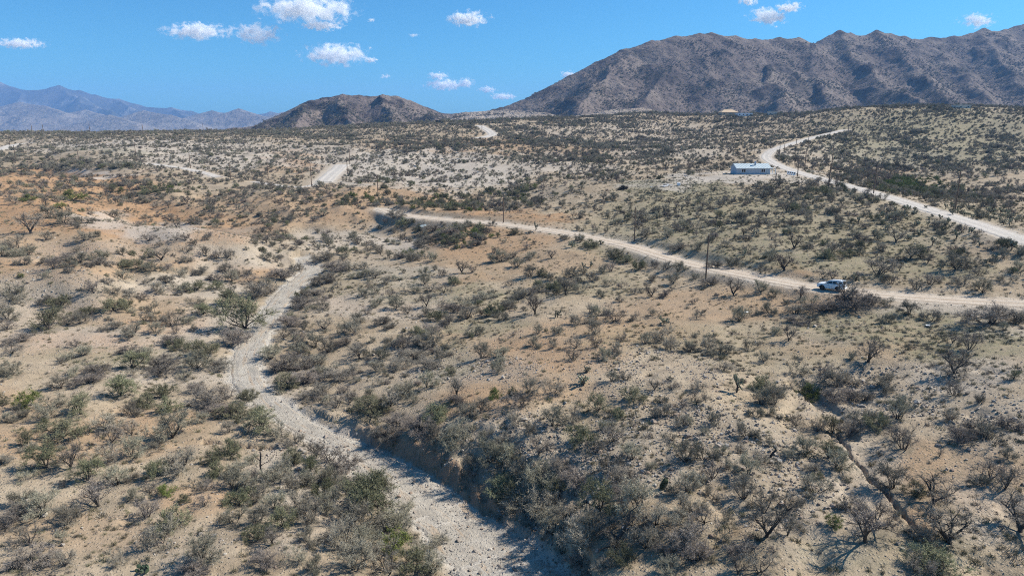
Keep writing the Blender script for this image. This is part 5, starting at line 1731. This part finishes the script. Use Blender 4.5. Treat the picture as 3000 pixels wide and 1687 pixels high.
for yy in (0.5, hd / 2, hd - 0.8):
    part('porch_post', [box_geo(hw_ / 2 + 2.4, yy, (wall_h - 0.3) / 2, 0.18, 0.18, wall_h - 0.32)], WHITEW, porch)
part('porch_floor', [box_geo(hw_ / 2 + 1.3, hd / 2, 0.06, 2.6, hd - 0.4, 0.24)], CONC, house)
part('footing', [box_geo(0, hd / 2, -0.05, hw_ + 0.12, hd + 0.12, 0.5)], CONC, house)

# four white bins in a row beside the house
b0, b1 = hit([2309], [511])[0], hit([2327], [514])[0]
for i in range(4):
    p = b0 + (b1 - b0) * i / 3
    o = empty('storage_bin', (p[0], p[1], float(ground([p[0]], [p[1]])[0]) - 0.02), rz=R(-12),
              label='white storage bin with a dark opening, %s of four right of the house' % ('leftmost', 'second from left', 'third from left', 'rightmost')[i], cat='bin', group='white bins beside the house')
    part('bin_body', [box_geo(0, 0, 0.62, 0.82, 0.8, 1.24)], PLASTIC, o, 0.05)
    part('opening', [box_geo(0.0, -0.405, 0.86, 0.40, 0.02, 0.50)], GLASS, o)
    part('lid', [box_geo(0, 0, 1.28, 0.86, 0.84, 0.07)], PLASTIC, o, 0.02)
p = hit([2273], [523])[0]
tag(link('wooden_post', (lambda g: (g.tube([(0, 0, -0.2), (0, 0, 1.1), (0.03, 0, 2.05)], [0.2, 0.19, 0.18], 8), g.mesh('wooden_post', [DARKWOOD]))[1])(Geo()), None, p), 'short thick weathered wooden post in front of the pale house', 'post')

# ------------------------------------------------------------------ utility poles
POLES = [(2067,823,695,'brown wooden utility pole at the near side of the road, closest to the car'), (1858,708,611,'brown utility pole on the far bank of the tan road at mid view'), (1475,652,580,'utility pole beside the red cut bank at the road bend'),
 (1108,584,517,'dark pole among green bushes below the white hill'), (913,545,482,'pole standing left of the road in the valley beside green scrub'), (1018,510,463,'dark thick pole at the right edge of the climbing road'), (1025,482,434,'thin pole just behind the climbing road'),
 (786,524,474,'pole in the scrub left of the climbing road'), (676,525,482,'pole at the right end of the pale valley road'), (558,493,452,'pole above the middle of the pale valley road'), (400,472,425,'pole at the right end of the dark tree band'),
 (231,474,440,'pole behind the middle of the dark tree band'), (47,472,436,'pole at the left end of the dark tree band'), (30,432,404,'pole beside the bend of the western road'), (1305,419,380,'pole in the dark gully left of the hilltop road'), (1115,450,418,'pole on the orange slope behind the white hill'),
 (1375,372,345,'pole where the hilltop road crosses the skyline'), (1412,380,357,'pole beside the bend of the hilltop road'),
 (95,393,370,'first skyline pole from the left edge'), (128,392,371,'second skyline pole from the left edge'), (264,390,368,'third skyline pole from the left edge'), (419,388,368,'fourth skyline pole from the left edge'), (596,387,366,'fifth skyline pole from the left edge'), (750,388,368,'skyline pole at the foot of the rocky butte'),
 (1187,366,350,'skyline pole right of the rocky butte'), (1472,356,332,'skyline pole left of the low pale hill'), (1645,352,320,'skyline pole in front of the low pale hill'), (1814,350,322,'skyline pole at the right part of the low pale hill'), (1910,347,320,'skyline pole at the right foot of the low pale hill'), (1990,346,322,'skyline pole left of the tan roofed house'),
 (2427,551,488,'pole at the near edge of the grey upper road'), (2434,508,434,'tall pole behind the grey upper road, right of the house'), (2336,518,470,'dark pole beside the white bins'), (2357,499,443,'pole behind the pole beside the white bins'), (2295,472,426,'pole beside the fork above the house'), (2283,459,432,'slim pole at the left of the road fork'),
 (2331,440,415,'pole on the left side of the climbing upper road'), (2366,440,395,'pole standing in front of the climbing upper road'), (2430,408,386,'pole near the crest of the upper road'), (2485,384,372,'pole at the very crest of the upper road'), (2208,460,428,'pole in the scrub directly behind the house'), (2559,568,488,'pole on the cholla flat beyond the upper road'),
 (2797,621,524,'rightmost tall pole beyond the upper road'), (2647,333,306,'skyline pole on the crest of the right hill')]
for bx, by, ty, lab in POLES:
    p = hit([bx], [by])[0]
    d = by
    while np.isnan(p[0]):
        d += 2
        p = hit([bx], [d])[0]
    dist = np.linalg.norm(p)
    h = np.clip((d - ty) * dist / F_PX / math.cos(math.atan2(-p[2], p[1])), 6.5, 12.5)
    lab = lab if 'utility' in lab or len(lab.split()) > 3 else 'wooden ' + lab
    o = empty('utility_pole', p, label=lab, cat='utility pole', group='wooden utility poles along the roads')
    th = 1.0 + max(0, (dist - 200)) / 900
    g = Geo()
    g.tube([(0, 0, -0.6), (0.02, 0, h * 0.5), (random.uniform(-.08, .08), 0, h)], np.array([0.17, 0.145, 0.115]) * th, 8)
    link('shaft', g.mesh('shaft', [POLEW], True), o)
    v, f = lathe([(0.02, h - 0.02), (0.05, h + 0.02), (0.03, h + 0.1), (0.07, h + 0.14), (0.07, h + 0.2), (0.02, h + 0.26)], 8, 'z')
    part('insulator', [(v, f)], PORC, o)
    part('bracket', [box_geo(0.0, 0, h - 0.35, 0.5, 0.09, 0.09)], POLEW, o)

# ------------------------------------------------------------------ culvert pipe under the road
p = hit([1232], [672])[0]
ax = Vector((-0.60, -0.80, -0.05)).normalized()
cul = empty('culvert_pipe', (p[0] + 0.6, p[1] + 0.5, p[2] + 0.62), label='corrugated steel culvert pipe poking out of the brush below the road', cat='pipe', rot=ax.to_track_quat('Y', 'Z').to_euler())
prof = [(0.80 + (0.03 if i % 2 else 0.0), -2.6 + i * 0.13) for i in range(32)]
outer = prof + [(0.74, prof[-1][1]), (0.74, prof[0][1])]
v, f = lathe(outer, 24)
part('barrel', [(v, f)], ZINC, cul)
v, f = lathe([(0.74, prof[-1][1] - 0.02), (0.86, prof[-1][1] - 0.02), (0.86, prof[-1][1] + 0.05), (0.74, prof[-1][1] + 0.05), (0.74, prof[-1][1] - 0.02)], 24)
part('rim', [(v, f)], ZINC, cul)

# ------------------------------------------------------------------ far houses
def far_house(px, py, w, d, h, rise_, wallm, roofm, label, nwin, flat=False, name='house'):
    y = py
    p = hit([px], [y])[0]
    while np.isnan(p[0]):
        y += 1.5
        p = hit([px], [y])[0]
    o = empty(name, (p[0], p[1], p[2] - 0.3), rz=R(random.uniform(-8, 8)), label=label, cat='house')
    part('wall', [box_geo(0, d / 2, h / 2, w, d, h)], wallm, o)
    if flat:
        part('roof', [box_geo(0, d / 2, h + 0.1, w + 0.5, d + 0.5, 0.25)], roofm, o)
    else:
        v = np.array([(-w / 2 - .6, -.6, h), (w / 2 + .6, -.6, h), (w / 2 + .6, d + .6, h), (-w / 2 - .6, d + .6, h), (-w / 4, d / 2, h + rise_), (w / 4, d / 2, h + rise_)])
        g = Geo()
        g.raw(v, [(0, 1, 5, 4), (2, 3, 4, 5)]); g.raw(v, [(1, 2, 5), (3, 0, 4)]); g.raw(v, [(3, 2, 1, 0)])
        link('roof', g.mesh('roof', [roofm]), o)
    for i in range(nwin):
        wx = -w / 2 + (i + 0.5) * w / nwin
        f_ = part('window', [box_geo(wx, -0.03, h * 0.55, 1.7, 0.1, 1.3)], WHITEW, o)
        part('pane', [box_geo(wx, -0.09, h * 0.55, 1.4, 0.04, 1.05)], GLASS, f_)
    return o


far_house(2138, 338, 19, 11, 3.6, 3.0, TANW, CLAYR, 'far house with a broad tan hipped roof below the mountain', 3)
far_house(2183, 341, 16, 9, 3.6, 0, PLASTIC, WHITEW, 'far flat roofed white house right of the tan roofed one', 4, True)
far_house(2264, 338, 9, 8, 4.0, 0, CREAM, CREAM, 'far cream house at the foot of the mountain slope', 2, True)
far_house(2825, 318, 14, 8, 3.0, 0, CREAM, WHITEW, 'pale house low on the skyline of the right hill', 2, True)
far_house(1286, 360, 7, 5, 2.6, 0, DARKWOOD, BLACKP, 'dark shed on the skyline right of the rocky butte', 1, True, 'shed')

# slab and tank left of the house
p = hit([1935], [545])[0]
sl2 = empty('concrete_rubble', p, label='broken grey concrete slabs lying on the grassy flat', cat='rubble')
for i in range(7):
    x_, y_ = random.uniform(-4, 4), random.uniform(-2.5, 2.5)
    v, f = box_geo(0, 0, 0, random.uniform(1.2, 2.8), random.uniform(0.8, 1.8), 0.16)
    o = part('slab', [(v, f)], CONC, sl2)
    o.location = (x_, y_, float(ground([p[0] + x_], [p[1] + y_])[0]) - p[2] + 0.08)
    o.rotation_euler = (random.uniform(-.08, .08), random.uniform(-.08, .08), random.uniform(0, 3))
p = hit([1988], [544])[0]
tk = empty('water_tank', p, label='small square white tank on the bare flat left of the house', cat='tank')
part('tank', [box_geo(0, 0, 0.5, 1.15, 1.0, 1.05)], PLASTIC, tk, 0.06)
part('cap', [box_geo(0, 0, 1.06, 0.3, 0.3, 0.1)], WHITEW, tk, 0.02)

# ------------------------------------------------------------------ single plants and dead wood with shapes of their own
p = hit([1937], [1432])[0]
bc = empty('barrel_cactus', p - np.array([0, 0, 0.05]), label='thick dark barrel cactus leaning to the right on the stony slope', cat='cactus', rot=(0.10, R(24), 0.4))
n_r, n_h = 44, 14
v, f = [], []
for i in range(n_h + 1):
    t = i / n_h
    rr = 0.27 * (math.sin(min(1, t * 1.6 + 0.45) * math.pi / 2)) * (math.sqrt(max(0, 1 - max(0, (t - 0.55) / 0.46) ** 2.4)))
    for j in range(n_r):
        a = 2 * np.pi * j / n_r
        q = rr * (1 + (0.09 if j % 2 else -0.06))
        v.append((q * math.cos(a + 0.4 * t), q * math.sin(a + 0.4 * t), 1.2 * t))
for i in range(n_h):
    for j in range(n_r):
        f.append((i * n_r + j, i * n_r + (j + 1) % n_r, (i + 1) * n_r + (j + 1) % n_r, (i + 1) * n_r + j))
part('ribbed_stem', [(np.array(v), f)], SKIN_C, bc)
g = Geo()
rr_ = np.random.default_rng(5)
vv = np.array(v).reshape(n_h + 1, n_r, 3)[1:-1, 1::2].reshape(-1, 3)
vv = np.repeat(vv, 3, 0)
dr_ = vv * [1, 1, 0]; dr_ /= np.linalg.norm(dr_, axis=1)[:, None] + 1e-9
dr_ = dr_ + rr_.normal(0, 0.5, dr_.shape)
sd_ = np.cross(dr_, rr_.normal(0, 1, dr_.shape)); sd_ /= np.linalg.norm(sd_, axis=1)[:, None]
g.tris(np.stack([vv - sd_ * .005, vv + sd_ * .005, vv + dr_ * 0.055], 1))
tag(link('spines', g.mesh('spines', [CHOLLA_J]), bc), kind='stuff')

p = hit([420], [1674])[0]
pp_ = empty('prickly_pear', p, label='low dark prickly pear clump at the bottom edge of the sand', cat='cactus')
th = np.linspace(0, 2 * np.pi, 12, endpoint=False)
pts2 = np.stack([0.15 * np.cos(th), 0.21 * np.sin(th) + 0.2], 1)
pv = np.vstack([np.column_stack([pts2[:, 0], np.full(12, -0.025), pts2[:, 1]]), np.column_stack([pts2[:, 0], np.full(12, 0.025), pts2[:, 1]]), [[0, -0.045, 0.2], [0, 0.045, 0.2]]])
pf = [(i, (i + 1) % 12, 24) for i in range(12)] + [(12 + (i + 1) % 12, 12 + i, 25) for i in range(12)] + [t for i in range(12) for t in ((i, 12 + i, 12 + (i + 1) % 12), (i, 12 + (i + 1) % 12, (i + 1) % 12))]
pad_me = mesh_np('pad', pv, np.array(pf), [PAD_C])
for i in range(16):
    c = link('pad', pad_me, pp_)
    lv = i // 7
    c.location = (random.uniform(-.5, .5), random.uniform(-.35, .35), -0.04 + lv * 0.22)
    c.rotation_euler = (random.uniform(-.7, .7), random.uniform(-.7, .7), random.uniform(0, 6.28))
    c.scale = (random.uniform(0.8, 1.25),) * 3


def snag(name, px, py, trunk, limbs, label, cat, mat=DARKWOOD):
    p = hit([px], [py])[0]
    o = empty(name, p, label=label, cat=cat)
    g = Geo()
    g.tube([t[:3] for t in trunk], [t[3] for t in trunk], 7)
    link('trunk', g.mesh('trunk', [mat]), o)
    for lb in limbs:
        g = Geo()
        g.tube([t[:3] for t in lb], np.linspace(lb[0][3] if len(lb[0]) > 3 else 0.06, 0.012, len(lb)), 5)
        r = np.random.default_rng(len(lb) + int(px))
        e = np.array([t[:3] for t in lb])
        for _ in range(5):
            q = e[-1] + (e[-2] - e[-1]) * r.uniform(0, 1)
            dd = unit(unit(e[-1] - e[-2]) + r.normal(0, 0.6, 3))
            g.tube([q, q + dd * 0.35 + r.normal(0, .05, 3), q + dd * 0.75 + r.normal(0, .1, 3)], [0.02, 0.012, 0.004], 3)
        link('limb', g.mesh('limb', [mat]), o)
    return o


snag('dead_tree', 1802, 1600, [(0, 0, -0.2, 0.20), (0.25, 0.1, 0.7, 0.17), (0.75, 0.3, 1.4, 0.14), (1.2, 0.5, 2.2, 0.10), (1.3, 0.6, 3.0, 0.07)],
     [[(0.25, 0.1, 0.7, 0.10), (-0.4, 0.1, 1.3), (-0.9, 0.0, 1.5), (-1.3, -0.3, 1.5)], [(0.75, 0.3, 1.4, 0.09), (1.5, 0.2, 1.7), (2.2, 0.3, 1.9)], [(1.2, 0.5, 2.2, 0.07), (0.8, 0.7, 2.9), (0.6, 0.8, 3.5)], [(1.3, 0.6, 3.0, 0.06), (1.8, 0.5, 3.5), (2.1, 0.6, 4.1)],
      [(0, 0, 0.1, 0.1), (-0.9, -0.3, 0.12), (-1.5, -0.7, 0.08)]], 'crooked dark dead tree with forked limbs on the bank right of the wash', 'dead tree')
snag('dead_tree', 768, 1384, [(0, 0, -0.2, 0.11), (-0.15, 0, 0.8, 0.10), (-0.1, 0.05, 1.5, 0.09), (0.0, 0.05, 2.1, 0.08), (-0.05, 0.1, 2.6, 0.06)],
     [[(-0.15, 0, 0.8, 0.06), (0.35, 0, 1.2), (0.7, 0.1, 1.3)], [(-0.1, 0.05, 1.5, 0.05), (-0.6, 0, 1.9), (-0.8, 0, 2.3)]], 'narrow upright dead trunk among grey brush left of the wash', 'dead tree')
snag('dead_stump', 2256, 1338, [(0, 0, -0.15, 0.13), (0.15, 0, 0.3, 0.12), (0.45, 0.05, 0.62, 0.10), (0.62, 0.05, 0.75, 0.08)], [[(0.45, 0.05, 0.6, 0.06), (0.5, 0.05, 0.95), (0.55, 0.05, 1.15)]], 'short dark dead stump leaning right on the bare stony slope', 'stump')

p = hit([1827], [556])[0]
bp = empty('brush_pile', p, label='black pile of dead brush at the edge of the grassy flat', cat='brush pile')
A_, B_, w_ = shrub_geo(4242, stems=12, height=1.5, tilt=(30, 82), twigs=26, leaves=2500, leaf=0.09, dense=1.5)
for nm, g in (('branches', A_), ('twigs', B_)):
    o = link(nm, g.mesh(nm, [DARKWOOD]), bp)
    o.scale = (4.6 / w_, 3.0 / w_, 1.15)

# scraps
def scrap(name, px, py, sx, sy, label, tiltx=0.1):
    p = hit([px], [py])[0]
    r = np.random.default_rng(int(px))
    n = 5
    xx, yy = np.meshgrid(np.linspace(-sx / 2, sx / 2, n), np.linspace(-sy / 2, sy / 2, n))
    zz_ = r.uniform(0.0, 0.14, xx.shape)
    top_ = np.stack([xx.ravel(), yy.ravel(), zz_.ravel() + 0.06], 1)
    f = grid_faces(n, n)
    me = mesh_np(name, np.vstack([top_, top_ - [0, 0, 0.02]]), [f, f[:, ::-1] + n * n], [PLASTIC])
    tag(link(name, me, None, p, (tiltx, 0.05, r.uniform(0, 3))), label, 'litter')


scrap('scrap_sheet', 2722, 955, 0.95, 0.6, 'flat white scrap panel lying right of the bare slope')
scrap('white_scrap', 2849, 925, 0.5, 0.5, 'small white scrap left of the big dark bush by the road')
scrap('white_scrap', 2187, 915, 0.8, 0.5, 'small white scrap on the bare ground below the brown pole')
scrap('white_bag', 1832, 1550, 0.7, 0.4, 'white bag caught in the brush beside the crooked dead tree', 0.5)
# ================================================================== CLOUDS (far beyond and above the hazy air) AND HAZE
def cloud_material():
    m = bpy.data.materials.new('cloud_vapour')
    m.use_nodes = True
    t = m.node_tree
    t.nodes.remove(t.nodes['Principled BSDF'])
    out = t.nodes['Material Output']
    N, L = t.nodes.new, t.links.new
    tc = N('ShaderNodeTexCoord')
    oi = N('ShaderNodeObjectInfo')

    def vmath(op, a, b=None, s=None):
        n = N('ShaderNodeVectorMath'); n.operation = op
        L(a, n.inputs[0])
        if b is not None:
            (L(b, n.inputs[1]) if isinstance(b, bpy.types.NodeSocket) else setattr(n.inputs[1], 'default_value', b))
        if s is not None:
            n.inputs['Scale'].default_value = s
        return n

    def fmath(op, a, b):
        n = N('ShaderNodeMath'); n.operation = op
        for k, q in enumerate((a, b)):
            (L(q, n.inputs[k]) if isinstance(q, bpy.types.NodeSocket) else setattr(n.inputs[k], 'default_value', q))
        return n.outputs[0]
    obj = tc.outputs['Object']                       # the hull is about two units wide in its own space
    sc = N('ShaderNodeAttribute'); sc.attribute_type = 'OBJECT'; sc.attribute_name = 'billow'
    shape = N('ShaderNodeAttribute'); shape.attribute_type = 'OBJECT'; shape.attribute_name = 'aspect'
    stretched = vmath('MULTIPLY', obj, shape.outputs['Vector'])
    off = N('ShaderNodeCombineXYZ')
    for k, q in enumerate((37.0, 91.0, 13.0)):
        L(fmath('MULTIPLY', oi.outputs['Random'], q), off.inputs[k])
    pos = vmath('ADD', stretched.outputs[0], off.outputs[0])
    n1 = N('ShaderNodeTexNoise')
    n1.inputs['Scale'].default_value = 1.0
    n1.inputs['Detail'].default_value = 8
    n1.inputs['Roughness'].default_value = 0.62
    n1.inputs['Distortion'].default_value = 0.3
    L(pos.outputs[0], n1.inputs['Vector'])
    r = vmath('LENGTH', obj).outputs['Value']
    edge = fmath('SUBTRACT', 1.0, r)
    f = fmath('ADD', fmath('MULTIPLY', edge, 1.1), fmath('MULTIPLY', fmath('SUBTRACT', n1.outputs['Fac'], 0.58), 4.2))
    mr = N('ShaderNodeMapRange')
    mr.interpolation_type = 'SMOOTHSTEP'
    mr.inputs[1].default_value = 0.0
    mr.inputs[2].default_value = 0.55
    L(f, mr.inputs[0])
    dens = fmath('MULTIPLY', mr.outputs[0], sc.outputs['Fac'])
    pv = N('ShaderNodeVolumePrincipled')
    pv.inputs['Color'].default_value = (1, 1, 1, 1)
    pv.inputs['Anisotropy'].default_value = 0.0
    L(dens, pv.inputs['Density'])
    L(pv.outputs[0], out.inputs['Volume'])
    return m


CLOUD_M = cloud_material()
CLOUDS = [(900,28,150,36,1.0,'largest white cloud at the top of the sky'), (944,76,62,14,1.0,'flat white cloud right under the largest cloud'), (575,92,98,22,0.7,'long ragged cloud left of the largest cloud'), (748,100,80,29,0.8,'puffy double cloud below the largest cloud'),
          (982,160,105,29,1.0,'bright cloud in the middle left of the sky, left of centre'), (1089,177,20,9,0.8,'little round cloud right beside the middle left cloud'), (1372,56,64,22,1.0,'lone bright cloud high above the gap between mountains'),
          (1283,223,32,11,0.9,'upper puff of the low cloud group above the pass'), (1306,248,62,15,1.0,'broad low cloud above the pass between mountains'), (1366,243,24,14,0.9,'right puff of the low cloud group above the pass'),
          (1427,263,30,10,0.8,'small cloud stepping down right of the low group'), (1474,283,40,10,0.9,'lowest small flat cloud just above the pass'), (1664,219,24,11,0.9,'small cloud touching the left slope of the big mountain'),
          (2252,50,62,24,1.0,'bright cloud above the summit of the big mountain'), (2311,24,42,15,0.9,'upper right puff of the cloud above the summit'), (2192,4,30,12,0.8,'cloud cut by the top edge left of the summit cloud'), (2862,62,55,20,0.6,'ragged cloud above the right end of the range'),
          (62,128,74,14,0.6,'long thin cloud at the left edge of the sky'), (1089,60,14,6,0.4,'faint wisp right of the largest cloud'), (1212,104,18,6,0.35,'faint wisp below the lone bright cloud'), (1130,224,18,7,0.5,'faint wisp left of the low cloud group')]


def hull():
    import bmesh
    bm = bmesh.new()
    bmesh.ops.create_icosphere(bm, subdivisions=3, radius=1.12)
    me = bpy.data.meshes.new('cloud')
    bm.to_mesh(me)
    bm.free()
    me.materials.append(CLOUD_M)
    return me


HULL = hull()
CD = 16000.0
for px, py, rx, ry, dn, lab in CLOUDS:
    u, s = ray(px, py)
    k = CD / F_PX
    o = link('cloud', HULL, None, (u * CD, CD, s * CD))
    sx, sz = rx * k * 1.02, ry * k * 1.12
    o.scale = (sx, max(sz * 1.1, sx * 0.45), sz)
    o['billow'] = 0.026 * dn * 140 / max(sz, 90)
    cell = max(sz * 0.6, 50.0)
    o['aspect'] = (sx / cell * 0.8, o.scale[1] / cell, sz / cell)
    tag(o, lab, 'cloud', 'white clouds in the blue sky')

t = bpy.data.materials.new('air_haze')
t.use_nodes = True
nt_ = t.node_tree
nt_.nodes.remove(nt_.nodes['Principled BSDF'])
hv = nt_.nodes.new('ShaderNodeVolumePrincipled')
hv.inputs['Color'].default_value = (0.28, 0.54, 1.0, 1)
hv.inputs['Density'].default_value = 0.000074
hv.inputs['Anisotropy'].default_value = 0.0
nt_.links.new(hv.outputs[0], nt_.nodes['Material Output'].inputs['Volume'])
hx0, hx1, hy0, hy1, hz0, hz1 = -12600, 6000, -400, 12200, -215, 620
v, f = box_geo((hx0 + hx1) / 2, (hy0 + hy1) / 2, (hz0 + hz1) / 2, hx1 - hx0, hy1 - hy0, hz1 - hz0)
g = Geo(); g.raw(v, f)
tag(link('haze', g.mesh('haze', [t])), kind='stuff')
